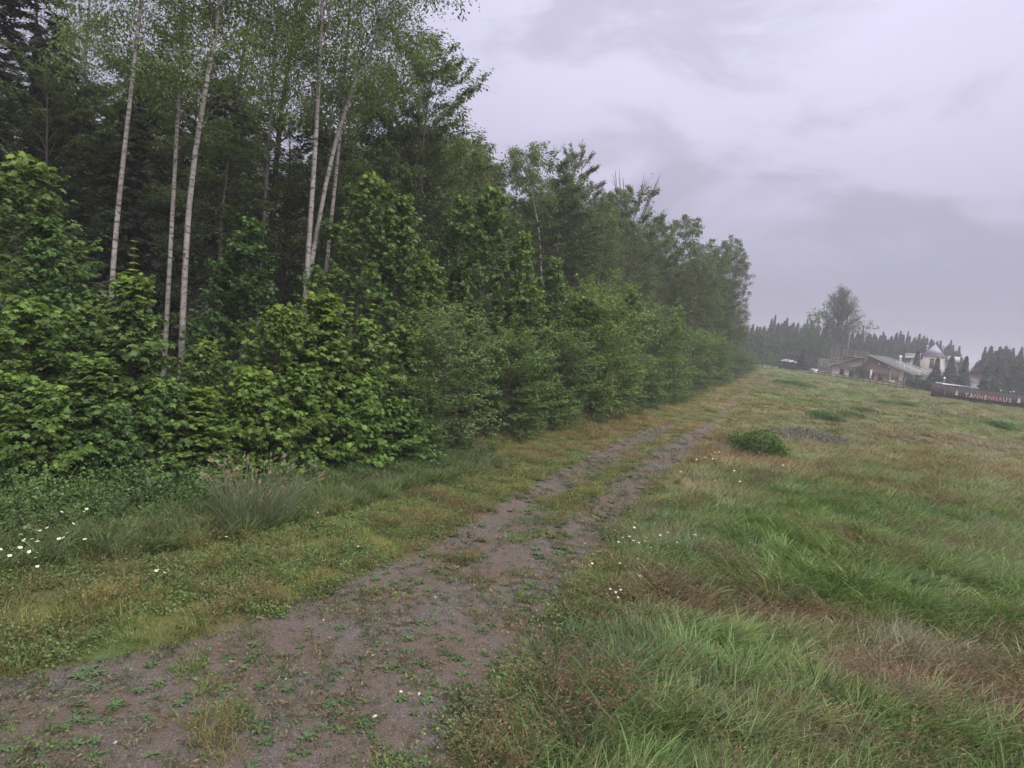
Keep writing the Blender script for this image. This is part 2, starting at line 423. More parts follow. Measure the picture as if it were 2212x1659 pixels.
def gravel(x, y):
    x = np.asarray(x, float); y = np.asarray(y, float)
    w = np.maximum(xr(y) - xl(y), 0.3)
    u = (x - xl(y)) / w
    s = 0.45 / w
    g = sstep(-s * 0.6, s, u) * sstep(1 + s * 0.35, 1 - s * 0.6, u)
    mid = np.exp(-((u - 0.5) / 0.13) ** 2) * sstep(10.5, 17, y) * 0.95
    g = g * (1 - mid)
    right = np.exp(-((u - 0.8) / 0.13) ** 2)
    left = np.exp(-((u - 0.22) / 0.15) ** 2)
    f = sstep(26, 38, y)
    g = g * (1 - f) + f * (np.exp(-((u - 0.8) / 0.10) ** 2) * 1.2 * (1 - 0.4 * sstep(90, 130, y)) + left * 0.30 * (1 - sstep(45, 75, y)))
    # bare patch at the far left of the near verge
    g = np.maximum(g, np.exp(-(((x + 6.9) / 0.9) ** 2 + ((y - 7.3) / 0.5) ** 2)) * 0.9)
    g = np.maximum(g, np.exp(-(((x + 5.2) / 0.8) ** 2 + ((y - 8.6) / 0.3) ** 2)) * 0.45)
    return np.clip(g, 0, 1)

# ------------------------------------------------------------------ ground
def axis(a, b, fa, fb, step, grow):
    xs = list(np.arange(fa, fb, step)); s = step; v = xs[-1]
    while v < b: s *= grow; v += s; xs.append(v)
    s = step; v = fa; pre = []
    while v > a: s *= grow; v -= s; pre.append(v)
    return np.array(pre[::-1] + xs)

gx = axis(-500, 900, -13, 26, 0.17, 1.07); gy = axis(-60, 1500, 1.5, 40, 0.17, 1.05)
X, Y = np.meshgrid(gx, gy)
Z = terr(X, Y)
V = np.stack([X, Y, Z], -1).reshape(-1, 3)
ny, nx = X.shape
ii = (np.arange(ny - 1)[:, None] * nx + np.arange(nx - 1)[None])
Q = np.stack([ii, ii + 1, ii + nx + 1, ii + nx], -1).reshape(-1, 4)
gv = gravel(V[:, 0], V[:, 1]); tv = tint(V[:, 0], V[:, 1])
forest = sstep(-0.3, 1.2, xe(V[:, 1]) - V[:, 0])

def ground_material():
    mt, t, L = mat_new('ground cover and gravel')
    geo = nd(t, 'ShaderNodeNewGeometry')
    def noise(scale, detail=4.0, rough=0.6):
        n = nd(t, 'ShaderNodeTexNoise', inp={'Scale': scale, 'Detail': detail, 'Roughness': rough}); L(geo.outputs['Position'], n.inputs[0]); return n
    ag = nd(t, 'ShaderNodeAttribute', attribute_name='gravel'); at = nd(t, 'ShaderNodeAttribute', attribute_name='tint'); af = nd(t, 'ShaderNodeAttribute', attribute_name='forest')
    nf = noise(38.0, 5.0, 0.7); ng = noise(7.0, 4.0); nb = noise(0.9, 3.0)
    # gravel: fine stones
    vo = nd(t, 'ShaderNodeTexVoronoi', inp={'Scale': 85.0}); L(geo.outputs['Position'], vo.inputs[0])
    hs = nd(t, 'ShaderNodeSeparateColor'); L(vo.outputs['Color'], hs.inputs[0])
    rp = nd(t, 'ShaderNodeValToRGB'); e = rp.color_ramp.elements
    e[0].position = 0.0; e[0].color = (0.070, 0.062, 0.064, 1); e[1].position = 1.0; e[1].color = (0.30, 0.285, 0.30, 1)
    q = e.new(0.55); q.color = (0.140, 0.118, 0.112, 1); q = e.new(0.9); q.color = (0.17, 0.155, 0.16, 1)
    L(hs.outputs[0], rp.inputs[0])
    dirt = nd(t, 'ShaderNodeMix', data_type='RGBA'); dirt.inputs[7].default_value = (0.135, 0.098, 0.078, 1); L(rp.outputs[0], dirt.inputs[6])
    mr = nd(t, 'ShaderNodeMapRange', inp={'From Min': 0.38, 'From Max': 0.6, 'To Min': 0.15, 'To Max': 0.8}); L(nb.outputs['Fac'], mr.inputs[0]); L(mr.outputs[0], dirt.inputs[0])
    # moss / leaf litter film on the gravel
    ms = nd(t, 'ShaderNodeMapRange', inp={'From Min': 0.53, 'From Max': 0.68, 'To Min': 0.0, 'To Max': 0.65}); L(ng.outputs['Fac'], ms.inputs[0])
    gm = nd(t, 'ShaderNodeMix', data_type='RGBA'); gm.inputs[7].default_value = (0.105, 0.100, 0.052, 1); L(ms.outputs[0], gm.inputs[0]); L(dirt.outputs[2], gm.inputs[6])
    # turf
    tf = nd(t, 'ShaderNodeMapRange', inp={'From Min': 0.3, 'From Max': 0.7, 'To Min': 0.45, 'To Max': 1.15}); L(nf.outputs['Fac'], tf.inputs[0])
    tv_ = nd(t, 'ShaderNodeVectorMath', operation='SCALE'); L(at.outputs['Color'], tv_.inputs[0]); L(tf.outputs[0], tv_.inputs['Scale'])
    # forest litter
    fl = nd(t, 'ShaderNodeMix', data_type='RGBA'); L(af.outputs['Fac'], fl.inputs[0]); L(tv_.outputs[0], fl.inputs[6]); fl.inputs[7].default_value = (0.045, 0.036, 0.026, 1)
    # ragged border
    sm = nd(t, 'ShaderNodeMath', operation='ADD'); L(ag.outputs['Fac'], sm.inputs[0])
    nn = nd(t, 'ShaderNodeMapRange', inp={'From Min': 0.25, 'From Max': 0.75, 'To Min': -0.46, 'To Max': 0.50}); L(ng.outputs['Fac'], nn.inputs[0]); L(nn.outputs[0], sm.inputs[1])
    fr = nd(t, 'ShaderNodeMapRange', interpolation_type='SMOOTHSTEP', inp={'From Min': 0.33, 'From Max': 0.62}); L(sm.outputs[0], fr.inputs[0])
    mx_ = nd(t, 'ShaderNodeMix', data_type='RGBA'); L(fr.outputs[0], mx_.inputs[0]); L(fl.outputs[2], mx_.inputs[6]); L(gm.outputs[2], mx_.inputs[7])
    b = nd(t, 'ShaderNodeBsdfPrincipled', inp={'Roughness': 0.9, 'Specular IOR Level': 0.2}); L(mx_.outputs[2], b.inputs['Base Color'])
    bp = nd(t, 'ShaderNodeBump', inp={'Strength': 0.8, 'Distance': 0.012}); L(vo.outputs['Distance'], bp.inputs['Height']); 
    bp2 = nd(t, 'ShaderNodeBump', inp={'Strength': 0.7, 'Distance': 0.05}); L(nf.outputs['Fac'], bp2.inputs['Height']); L(bp.outputs[0], bp2.inputs['Normal']); L(bp2.outputs[0], b.inputs['Normal'])
    o = nd(t, 'ShaderNodeOutputMaterial'); L(b.outputs[0], o.inputs[0])
    return mt

M['ground'] = ground_material()
cxm = V[Q].mean(1)
on_path = (cxm[:, 0] > xl(cxm[:, 1]) - 0.1) & (cxm[:, 0] < xr(cxm[:, 1]) + 0.1) & (cxm[:, 1] < 165)
for nm, sel in (('ground', ~on_path), ('gravel_path', on_path)):
    q = Q[sel]; used, inv = np.unique(q, return_inverse=True)
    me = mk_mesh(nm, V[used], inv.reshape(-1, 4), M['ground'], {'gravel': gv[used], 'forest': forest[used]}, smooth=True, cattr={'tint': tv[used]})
    tag(ob(nm, me), kind='structure', label='fine gravel track with grass strip between its wheel ruts' if nm == 'gravel_path' else 'rough meadow and verge ground')

# ------------------------------------------------------------------ leaves and trees
T_MAPLE = (np.array([(0, 0, 0), (.42, .10, -.05), (.30, .36, .02), (.56, .62, -.08), (.20, .66, .02), (0, 1.05, -.10), (-.20, .66, .02), (-.56, .62, -.08), (-.30, .36, .02), (-.42, .10, -.05)]),
           np.array([(0, 1, 2), (2, 3, 4), (0, 2, 4), (4, 5, 6), (0, 4, 6), (0, 6, 8), (6, 7, 8), (0, 8, 9)]))
T_OVAL = (np.array([(0, 0, 0), (.28, .45, .05), (0, 1, -.08), (-.28, .45, .05)]), np.array([(0, 1, 2), (0, 2, 3)]))
T_NARROW = (np.array([(0, 0, 0), (.17, .45, .04), (0, 1, -.12), (-.17, .45, .04)]), np.array([(0, 1, 2), (0, 2, 3)]))
T_SPRAY = (np.array([(0, 0, 0), (.10, .30, 0), (.36, .42, -.10), (.10, .50, 0), (.28, .72, -.08), (.05, .72, 0), (0, 1.1, -.05), (-.05, .72, 0), (-.28, .72, -.08), (-.10, .50, 0), (-.36, .42, -.10), (-.10, .30, 0)]),
           np.array([(0, 1, 11), (1, 2, 3), (11, 9, 10), (1, 3, 9), (1, 9, 11), (3, 4, 5), (9, 7, 8), (3, 5, 7), (3, 7, 9), (5, 6, 7)]))

def norm(a): return a / (np.linalg.norm(a, axis=-1, keepdims=True) + 1e-9)

def leaves(o, d, up, size, tmpl, rng, tip=None, wob=0.35):
    tv_, tf_ = tmpl; N = len(o)
    d = norm(d); s = norm(np.cross(d, up + rng.normal(0, wob, (N, 3)))); n = np.cross(s, d)
    sz = size[:, None, None]
    P = o[:, None] + sz * (tv_[None, :, 0:1] * s[:, None] + tv_[None, :, 1:2] * d[:, None] + tv_[None, :, 2:3] * n[:, None])
    F = (tf_[None] + (np.arange(N) * len(tv_))[:, None, None]).reshape(-1, 3)
    v = np.repeat(rng.random(N), len(tv_)); tp = np.repeat(tip if tip is not None else np.zeros(N), len(tv_))
    return P.reshape(-1, 3), F, v, tp

def interp_path(P, t):
    P = np.asarray(P, float); s = np.linspace(0, 1, len(P)) if True else None
    hz = (P[:, 2] - P[0, 2]) / max(P[-1, 2] - P[0, 2], 1e-6)
    return np.stack([np.interp(t, hz, P[:, k]) for k in range(3)], -1)

def grow(seed, H, prof, cb=0.3, nb=60, elev=(50, 10), droop=0.3, trunk=None, r0=0.1, bsides=4, shoots=12, shoot_len=(0.3, 0.7), shoot_kind='out',
         per=7, lsize=0.1, tmpl=T_OVAL, leafmat='birchleaf', bark='birchbark', tipf=None, inner=0.25, flat=0.35, leaf_droop=0.5, flush=0.0, name='tree', wood_branches=True, clump=0.0):
    """returns (trunk mesh, crown mesh) of a tree rooted at the origin"""
    rng = np.random.default_rng(seed)
    if trunk is None:
        k = 7; wob = np.cumsum(rng.normal(0, H * 0.006, (k, 2)), 0); wob -= wob[0]
        trunk = np.column_stack([wob[:, 0], wob[:, 1], np.linspace(0, H, k)])
    trunk = np.asarray(trunk, float)
    kk = np.linspace(0, 1, 16); tp_ = interp_path(trunk, kk)
    for _ in range(2): tp_[1:-1] = (tp_[:-2] + tp_[1:-1] * 2 + tp_[2:]) / 4
    br = []
    parts = [tube(tp_, r0 * (1 - kk) ** 0.8 * (1 + 0.5 * np.exp(-kk * 30)) + 0.008, 8)]
    S, D, LL, TT = [], [], [], []
    for i in range(nb):
        f = (i + rng.random()) / nb
        t = cb + (1 - cb) * f * 0.985
        st = interp_path(trunk, np.array([t]))[0]
        az = i * 2.39996 + rng.normal(0, 0.3)
        rad = prof(f) * (0.72 + 0.5 * rng.random())
        e = R(elev[0] * (1 - f) + elev[1] * f + rng.normal(0, 7))
        a2 = az + rng.normal(0, 0.25)
        u = np.array([0, .25, .5, .75, 1.0])
        h = np.stack([np.cos(az + (a2 - az) * u), np.sin(az + (a2 - az) * u)], -1)
        Lb = rad / max(math.cos(e), 0.45)
        P = np.zeros((5, 3)); P[:, :2] = st[:2] + h * (u * Lb * math.cos(e))[:, None]
        P[:, 2] = st[2] + Lb * (u * math.sin(e) - droop * u ** 2)
        P[1:4] += rng.normal(0, 0.03 * Lb, (3, 3))
        if wood_branches:
            br.append(tube(P, np.maximum(r0 * (0.24 if bark == 'birchbark' else 0.36) * (1 - t * 0.75) * (1 - u * 0.9), 0.005), bsides))
        ns = max(2, int(shoots * (0.4 + 0.6 * rad / max(prof(0.35), 0.1))))
        us = inner + (1 - inner) * rng.random(ns) ** 0.75
        us[0] = 1.0
        base = np.stack([np.interp(us, u, P[:, q]) for q in range(3)], -1)
        tang = norm(np.stack([np.interp(us, u, np.gradient(P[:, q])) for q in range(3)], -1))
        side = np.stack([-np.sin(az) * np.ones(ns), np.cos(az) * np.ones(ns), np.zeros(ns)], -1) * rng.choice([-1, 1], ns)[:, None]
        if shoot_kind == 'hang':
            base = base + side * (rng.random(ns) * Lb * 0.28 * (1.1 - us))[:, None]
            d = np.stack([rng.normal(0, .22, ns), rng.normal(0, .22, ns), -np.ones(ns)], -1) + tang * 0.25
        elif shoot_kind == 'spray':
            d = tang + side * rng.random(ns)[:, None] * 1.1 + np.array([0, 0, -0.45])
        else:
            d = tang * (0.5 + rng.random(ns))[:, None] + side * (rng.random(ns) * 1.3)[:, None] + np.stack([np.zeros(ns), np.zeros(ns), rng.normal(0.15, flat, ns)], -1)
        if clump:
            keep = vnoise(base[:, 0] * clump + base[:, 2] * 0.7, base[:, 1] * clump + base[:, 2] * 1.1, seed) > 0.24
            keep[0] = True
            base, d, us = base[keep], d[keep], us[keep]; ns = len(us)
        S.append(base); D.append(norm(d)); LL.append(rng.uniform(*shoot_len, ns) * (0.6 + 0.4 * (1 - f))); TT.append(np.full(ns, t) + 0 * us)
    S = np.concatenate(S); D = np.concatenate(D); LL = np.concatenate(LL); TT = np.concatenate(TT)
    n = len(S); w = np.tile((np.arange(per) + 0.5) / per, n)
    S2 = np.repeat(S, per, 0); D2 = np.repeat(D, per, 0); L2 = np.repeat(LL, per)
    o = S2 + D2 * (w * L2)[:, None]
    rnd = rng.normal(0, 1, (len(o), 3)); rnd[:, 2] *= 0.4
    if shoot_kind == 'spray':
        ld = D2 + rnd * 0.25 + np.array([0, 0, -leaf_droop])
        o = o + rnd * 0.04
    elif shoot_kind == 'hang':
        ld = rnd * 0.8 + np.array([0, 0, -0.8]); o = o + rnd * 0.10
    else:
        ld = D2 * 0.5 + rnd * 0.8 + np.array([0, 0, -leaf_droop]); o = o + rnd * lsize * 0.25
    tipv = np.clip(rng.normal(0.08, 0.10, len(o)), 0, 1)
    if flush: tipv = np.clip(tipv + flush * np.repeat(sstep(0.78, 1.0, TT), per) * w + (np.repeat(rng.random(n) > 0.93, per)) * 0.45 * w, 0, 1)
    upv = np.tile(np.array([0, 0, 1.0]), (len(o), 1))
    if shoot_kind == 'hang': upv = norm(rng.normal(0, 1, (len(o), 3)))
    Vl, Fl, va, ta = leaves(o, ld, upv, lsize * rng.uniform(0.45, 1.35, len(o)), tmpl, rng, tipv)
    Vt, Ft = join(parts)
    res = (mk_mesh(name + '_trunk', Vt, Ft, M[bark], smooth=True), mk_mesh(name + '_crown', Vl, Fl, M[leafmat], {'v': va, 'tip': ta}))
    res[1]['heff'] = float(np.percentile(Vl[:, 2], 99.7))
    if br:
        Vb, Fb = join(br); res += (mk_mesh(name + '_limbs', Vb, Fb, M['bark' if bark == 'birchbark' else bark], smooth=True),)
    return res

def plant(name, meshes, loc, label, cat='tree', rz=0.0, scale=(1, 1, 1), group=None, col=(1, 1, 1)):
    t = thing(name, label, cat, tuple(loc), rz, group)
    t.scale = scale
    a = ob('trunk' if cat == 'tree' else 'stems', meshes[0], t)
    b = ob('crown' if cat == 'tree' else 'foliage', meshes[1], t)
    b.color = (*col, 1)
    if len(meshes) > 2: ob('limbs', meshes[2], t)['kind'] = 'stuff'
    return t

def cone(Rm, p=0.75, low=0.25):
    return lambda f: Rm * ((1 - f) ** p) * (low + (1 - low) * min(1, f / 0.12)) + 0.10
def dome(Rm, c=0.4):
    return lambda f: Rm * math.sqrt(max(0.0, 1 - ((f - c) / (1.02 - c if f > c else c + 0.28)) ** 2)) + 0.12

# young sycamore maples (several bodies shared between plants)
def maple_set(H, Rm, seed, dens=1.0, **kw):
    return grow(seed, H, cone(Rm, 0.95, 0.75), cb=0.05, nb=int((38 + H * 7) * dens), elev=(20, 62), droop=0.10, r0=0.009 * H, shoots=15, shoot_len=(0.25, 0.65), per=7,
                lsize=0.15, tmpl=T_MAPLE, leafmat='maple', bark='bark', inner=0.18, flat=0.35, leaf_droop=1.0, flush=0.5, name='maple', **kw)
MAPLE = [maple_set(8.0, 2.3, 100), maple_set(8.0, 2.0, 101), maple_set(5.0, 1.9, 102), maple_set(5.0, 1.7, 103), maple_set(3.0, 1.2, 104), maple_set(5.2, 0.95, 105)]
def bush_set(H, Rm, seed, ls=0.15, tm=T_OVAL, nb=150):
    return grow(seed, H, dome(Rm, 0.30), cb=0.03, nb=nb, elev=(12, 65), droop=0.05, r0=0.010 * H, shoots=17, shoot_len=(0.3, 0.75), per=9,
                lsize=ls, tmpl=tm, leafmat='bush', bark='bark', inner=0.35, flat=0.4, leaf_droop=0.3, flush=0.45, name='bush', clump=1.5)
BUSH = [bush_set(6.0, 2.2, 120), bush_set(6.0, 2.4, 121, 0.165, T_OVAL), bush_set(2.0, 0.9, 122, 0.085, T_OVAL, 50)]
SPRUCE = [grow(130 + i, 22, lambda f: 2.9 * (1 - f) ** 0.9 + 0.15, cb=0.06, nb=150, elev=(-8, 30), droop=0.22, r0=0.17, shoots=15, shoot_len=(0.35, 0.8), shoot_kind='spray', per=3,
          lsize=0.42, tmpl=T_SPRAY, leafmat='needle', bark='sprucebark', inner=0.15, leaf_droop=0.5, name='spruce') for i in range(2)]
SPRUCELING = grow(135, 2.0, lambda f: 0.75 * (1 - f) ** 0.8 + 0.05, cb=0.03, nb=44, elev=(5, 50), droop=0.0, r0=0.03, shoots=7, shoot_len=(0.15, 0.3), shoot_kind='spray', per=3,
          lsize=0.20, tmpl=T_SPRAY, leafmat='maple', bark='bark', inner=0.1, leaf_droop=0.05, name='spruceling')
ALDER = [grow(140 + i, 19, dome(2.7, 0.45), cb=0.22, nb=66, elev=(30, 55), droop=0.15, r0=0.15, shoots=34, shoot_len=(0.4, 1.0), per=9,
          lsize=0.20, tmpl=T_OVAL, leafmat='alderleaf', bark='bark', inner=0.3, flat=0.5, name='alder', clump=1.1) for i in range(3)]
BIRCH = [grow(150 + i, 19, dome(2.2, 0.4), cb=0.25, nb=66, elev=(48, 60), droop=0.40, r0=0.11, shoots=32, shoot_len=(0.4, 1.3), shoot_kind='hang', per=11,
          lsize=0.17, tmpl=T_OVAL, leafmat='birchleaf', inner=0.2, name='birch', clump=1.2) for i in range(3)]

# --- the shrubs and young maples of the forest edge:  px, py of top, metres behind the edge, mesh, native H, width factor, label, tint
EDGEPL = [
 (30, 335, 4.0, MAPLE[0], 8, 1.10, 'tall young maple at the extreme left, bright leaves high before dark spruces', (1.0, 1.0, 0.9)),
 (120, 470, 3.4, MAPLE[1], 8, 0.8, 'dark young maple just behind the leftmost tall maple', (0.8, 0.9, 0.9)),
 (55, 650, 1.6, MAPLE[3], 5, 1.0, 'low leafy maple bush under the tall maple at the left border', (1.0, 1.05, 0.9)),
 (290, 595, 1.5, MAPLE[5], 5.2, 1.05, 'slender spire-shaped young maple with a pale leafy tip shoot before the white birch trunk', (0.95, 0.95, 0.95)),
 (195, 660, 2.2, MAPLE[3], 5, 0.8, 'young maple with drooping dull leaves left of the spire-shaped maple', (0.85, 0.9, 0.9)),
 (450, 735, 1.6, MAPLE[2], 5, 0.75, 'knee to head high maple bush just right of the tall leaning birch foot', (0.95, 0.95, 0.9)),
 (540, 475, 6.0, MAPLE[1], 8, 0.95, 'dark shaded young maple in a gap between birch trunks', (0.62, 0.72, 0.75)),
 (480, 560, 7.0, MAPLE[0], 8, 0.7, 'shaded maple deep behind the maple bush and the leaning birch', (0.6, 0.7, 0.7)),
 (618, 662, 1.2, MAPLE[2], 5, .85, 'pointed bright maple bush left of the yellow tipped maple', (1.1, 1.08, 0.85)),
 (712, 640, 1.1, MAPLE[5], 5, 1.3, 'yellow green maple bush with a tall pale tip shoot at the track verge', (1.12, 1.08, 0.85)),
 (800, 690, 1.2, MAPLE[3], 5, .85, 'yellow green maple bush with two tip shoots right of the tallest tipped one', (1.05, 1.05, 0.9)),
 (792, 378, 6.5, MAPLE[0], 8, 1.0, 'tallest twin-topped young maple rising behind the bright maple bushes', (1.0, 1.0, 0.9)),
 (885, 425, 6.0, MAPLE[1], 8, 0.95, 'tall young maple close right of the twin-topped maple', (0.95, 1.0, 0.95)),
 (975, 640, 1.2, BUSH[0], 6, 0.85, 'rounded narrow-leaved willow bush standing nearest the gravel track', (1.0, 1.0, 1.1)),
 (905, 800, 0.9, BUSH[1], 6, 0.60, 'low dark bush between the bright maples and the willow bush', (0.8, 0.85, 0.85)),
 (1060, 405, 6.5, MAPLE[0], 8, 1.0, 'tall broad young maple above the willow bush', (0.95, 0.98, 0.9)),
 (1140, 505, 4.0, MAPLE[1], 8, 0.75, 'young maple with one sharp top right of the tall broad maple', (1.0, 1.05, 0.85)),
 (1000, 430, 8.0, MAPLE[1], 8, 0.9, 'dark young maple filling between two tall maple tops', (0.8, 0.85, 0.85)),
 (1110, 690, 1.2, BUSH[1], 6, 0.9, 'dense rounded hazel bush right of the willow bush', (0.9, 0.97, 0.95)),
 (1190, 820, 0.8, BUSH[2], 2, 1.3, 'small low hazel bush at the foot of the hedge', (0.95, 1, 0.9)),
 (1205, 560, 4.0, MAPLE[1], 8, 0.8, 'slender young maple with loose top beside the crooked thin birch', (0.85, 0.9, 0.9)),
 (1215, 690, 1.6, BUSH[0], 6, 0.9, 'bush of the hedge row under the crooked thin birch', (0.9, 0.95, 0.95)),
 (1290, 590, 2.6, BUSH[1], 6, 1.0, 'big domed bush halfway along the hedge row', (1.05, 1.05, 0.9)),
 (1370, 625, 3.2, MAPLE[0], 8, 0.85, 'leafy young maple behind the domed bush, halfway along the hedge row', (0.95, 1, 0.9)),
 (1345, 720, 1.2, BUSH[0], 6, 0.8, 'lower bush in front of the halfway young maple', (0.95, 1.0, 1.0)),
 (1425, 650, 2.8, BUSH[1], 6, 1.05, 'broad green bush right of the halfway young maple', (0.95, 1.0, 0.95)),
 (1400, 760, 0.8, BUSH[0], 6, 0.75, 'low front bush where the hedge starts to shrink', (0.95, 1.0, 0.95)),
 (1465, 668, 3.0, MAPLE[0], 8, 0.9, 'young maple in the farther third of the hedge row', (0.95, 1, 0.9)),
 (1455, 760, 1.0, BUSH[1], 6, 0.85, 'rounded bush in the farther third of the hedge row', (0.95, 1.0, 1.0)),
 (1505, 700, 2.5, BUSH[0], 6, 1.1, 'pale green bush below the far domed birches', (1.0, 1.05, 0.95)),
 (1540, 715, 2.5, BUSH[1], 6, 1.1, 'pale green bush left of the three far slim birches', (1.0, 1.05, 0.95)),
 (1560, 735, 1.5, BUSH[0], 6, 1.1, 'bush under the three far slim birches', (0.95, 1.0, 0.95)),
 (1585, 745, 3.0, BUSH[1], 6, 1.25, 'darker bush close to the end of the hedge row', (0.85, 0.92, 0.9)),
 (1605, 752, 3.0, BUSH[0], 6, 1.3, 'second last bush at the far end of the hedge row', (0.85, 0.92, 0.9)),
 (930, 560, 4.0, MAPLE[0], 8, 0.8, 'mid green young maple between the tall twin-topped maple and the willow bush', (1.05, 1.08, 0.95)),
 (870, 700, 2.2, MAPLE[3], 5, 0.9, 'dull green maple bush right of the three pale tips', (1.0, 1.02, 0.95)),
 (1150, 620, 3.0, MAPLE[1], 8, 0.85, 'leafy young maple right behind the hazel bush', (1.05, 1.1, 0.95)),
 (1260, 640, 2.2, MAPLE[0], 8, 0.85, 'bright young maple left of the domed bush', (1.1, 1.12, 0.95)),
 (1330, 640, 3.5, MAPLE[1], 8, 0.9, 'young maple right of the domed bush', (1.05, 1.1, 0.95)),
 (110, 830, 0.6, MAPLE[4], 3, .85, 'low bright maple bush right behind the spruce sapling', (1.05, 1.1, 0.9)),
 (205, 770, 0.9, MAPLE[5], 3, 1.1, 'low dull maple bush above the grey green sapling column', (0.9, 0.95, 0.95)),
 (345, 820, 0.7, MAPLE[4], 3, .8, 'low maple bush left of the leaning birch foot', (0.95, 1.0, 0.95)),
 (440, 840, 0.4, MAPLE[5], 3, 1.2, 'low maple bush with a yellow green tip above the reed grass clump', (1.15, 1.15, 0.85)),
 (560, 800, 0.5, MAPLE[4], 3, .85, 'bright maple bush right above the reed grass clump', (1.15, 1.15, 0.85)),
 (660, 800, 0.6, MAPLE[4], 3, .9, 'bright low maple bush right of the reed grass clump', (1.1, 1.15, 0.9)),
 (770, 810, 0.5, MAPLE[4], 3, .9, 'fresh green low maple bush at the verge below the three pale tips', (1.1, 1.2, 0.9)),
 (865, 860, 0.5, MAPLE[4], 3, .9, 'low maple bush in the dark gap left of the willow bush', (0.9, 1.0, 0.9)),
 (20, 800, 1.0, MAPLE[3], 5, 0.9, 'leafy maple bush cut by the left border', (1.0, 1.05, 0.9)),
 (1622, 765, 3.0, BUSH[1], 6, 1.1, 'last bush at the far end of the hedge row', (0.8, 0.9, 0.9)),
]
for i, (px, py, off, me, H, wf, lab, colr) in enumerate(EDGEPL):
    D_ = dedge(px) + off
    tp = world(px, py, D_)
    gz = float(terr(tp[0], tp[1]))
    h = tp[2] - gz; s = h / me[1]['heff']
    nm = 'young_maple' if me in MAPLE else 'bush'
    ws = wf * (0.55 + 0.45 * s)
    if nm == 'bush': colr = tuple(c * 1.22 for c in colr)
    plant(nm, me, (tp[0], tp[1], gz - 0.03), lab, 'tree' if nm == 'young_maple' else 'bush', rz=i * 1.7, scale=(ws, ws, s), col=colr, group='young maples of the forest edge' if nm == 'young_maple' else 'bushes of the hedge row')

# leafy tip shoots that stick out of the maples
def shoot_mesh(seed, h):
    rng = np.random.default_rng(seed)
    k = int(h / 0.13); zz = np.linspace(0.1, h, k); o = []; d = []; tp = []
    for j, z in enumerate(zz):
        for q in range(4):
            a = j * 1.57 / 1 + q * math.pi / 2 + rng.normal(0, 0.2); rr_ = (0.17 - 0.11 * z / h)
            o.append((math.cos(a) * 0.02, math.sin(a) * 0.02, z)); d.append((math.cos(a), math.sin(a), -0.25 + rng.normal(0, .15))); tp.append(0.45 + 0.55 * z / h)
    o = np.array(o); d = np.array(d)
    V_, F_, v_, t_ = leaves(o, d, np.tile([0, 0, 1.0], (len(o), 1)), 0.15 * (1.1 - 0.6 * o[:, 2] / h), T_MAPLE, rng, np.array(tp), 0.15)
    return V_, F_, v_, t_
SH = [shoot_mesh(5, 1.1), shoot_mesh(6, 0.8)]
SHM = [mk_mesh('tip_leaves', a[0], a[1], M['maple'], {'v': a[2], 'tip': a[3]}) for a in SH]
SST = [MB().tube([(0, 0, -0.9), (0, 0, 0.4), (0, 0, h)], [0.012, 0.009, 0.004], 5).mesh('tip_stem', M['bark']) for h in (1.1, 0.8)]
for (px, py, D_, k, owner) in ((291, 520, dedge(290) + 1.5, 0, 'spire-shaped young maple'), (707, 598, dedge(712) + 1.3, 0, 'yellow green maple left of two other tips'), (760, 640, dedge(760) + 1.3, 1, 'middle of three tips on bright maple bushes'),
                               (806, 645, dedge(810) + 1.6, 1, 'rightmost of three tips on bright maple bushes'), (1145, 500, dedge(1140) + 4, 1, 'sharp-topped maple beside the crooked birch'), (795, 372, dedge(792) + 6.5, 0, 'twin-topped tall maple')):
    w = world(px, py, D_); h = (1.1, 0.8)[k]
    t = thing('maple_shoot', 'pale yellow green leader shoot with stacked leaves, ' + owner, 'shoot', (w[0], w[1], w[2] - h), random.random() * 6, 'pale leader shoots of the maples')
    b = ob('leaves', SHM[k], t); b.color = (1.1, 1.05, 0.85, 1); ob('stem', SST[k], t)

# small sapling column and spruce sapling at bottom left
w = world(252, 890, 12.2); gz = float(terr(w[0], w[1]))
plant('young_maple', MAPLE[4], (w[0], w[1], gz), 'small upright grey green sapling column among the weeds', 'tree', scale=(0.45, 0.45, (w[2] - gz) / 3.0), col=(0.75, 0.85, 0.9), group='young maples of the forest edge')
w = world(78, 835, 12.8); gz = float(terr(w[0], w[1]))
plant('spruce_sapling', SPRUCELING, (w[0], w[1], gz), 'small bluish spruce sapling with bare spiky shoots at the left', 'tree', scale=(1.0, 1.0, (w[2] - gz) / 2.0), col=(0.85, 0.9, 1.3))
w = world(160, 500, 18.5); gz = float(terr(w[0], w[1]))
plant('spruce_tree', SPRUCE[0], (w[0], w[1], gz), 'small dark spruce showing hanging twigs left of the first birch trunk', 'tree', scale=(0.65, 0.65, (w[2] - gz) / 22), col=(1.5, 1.5, 1.3))

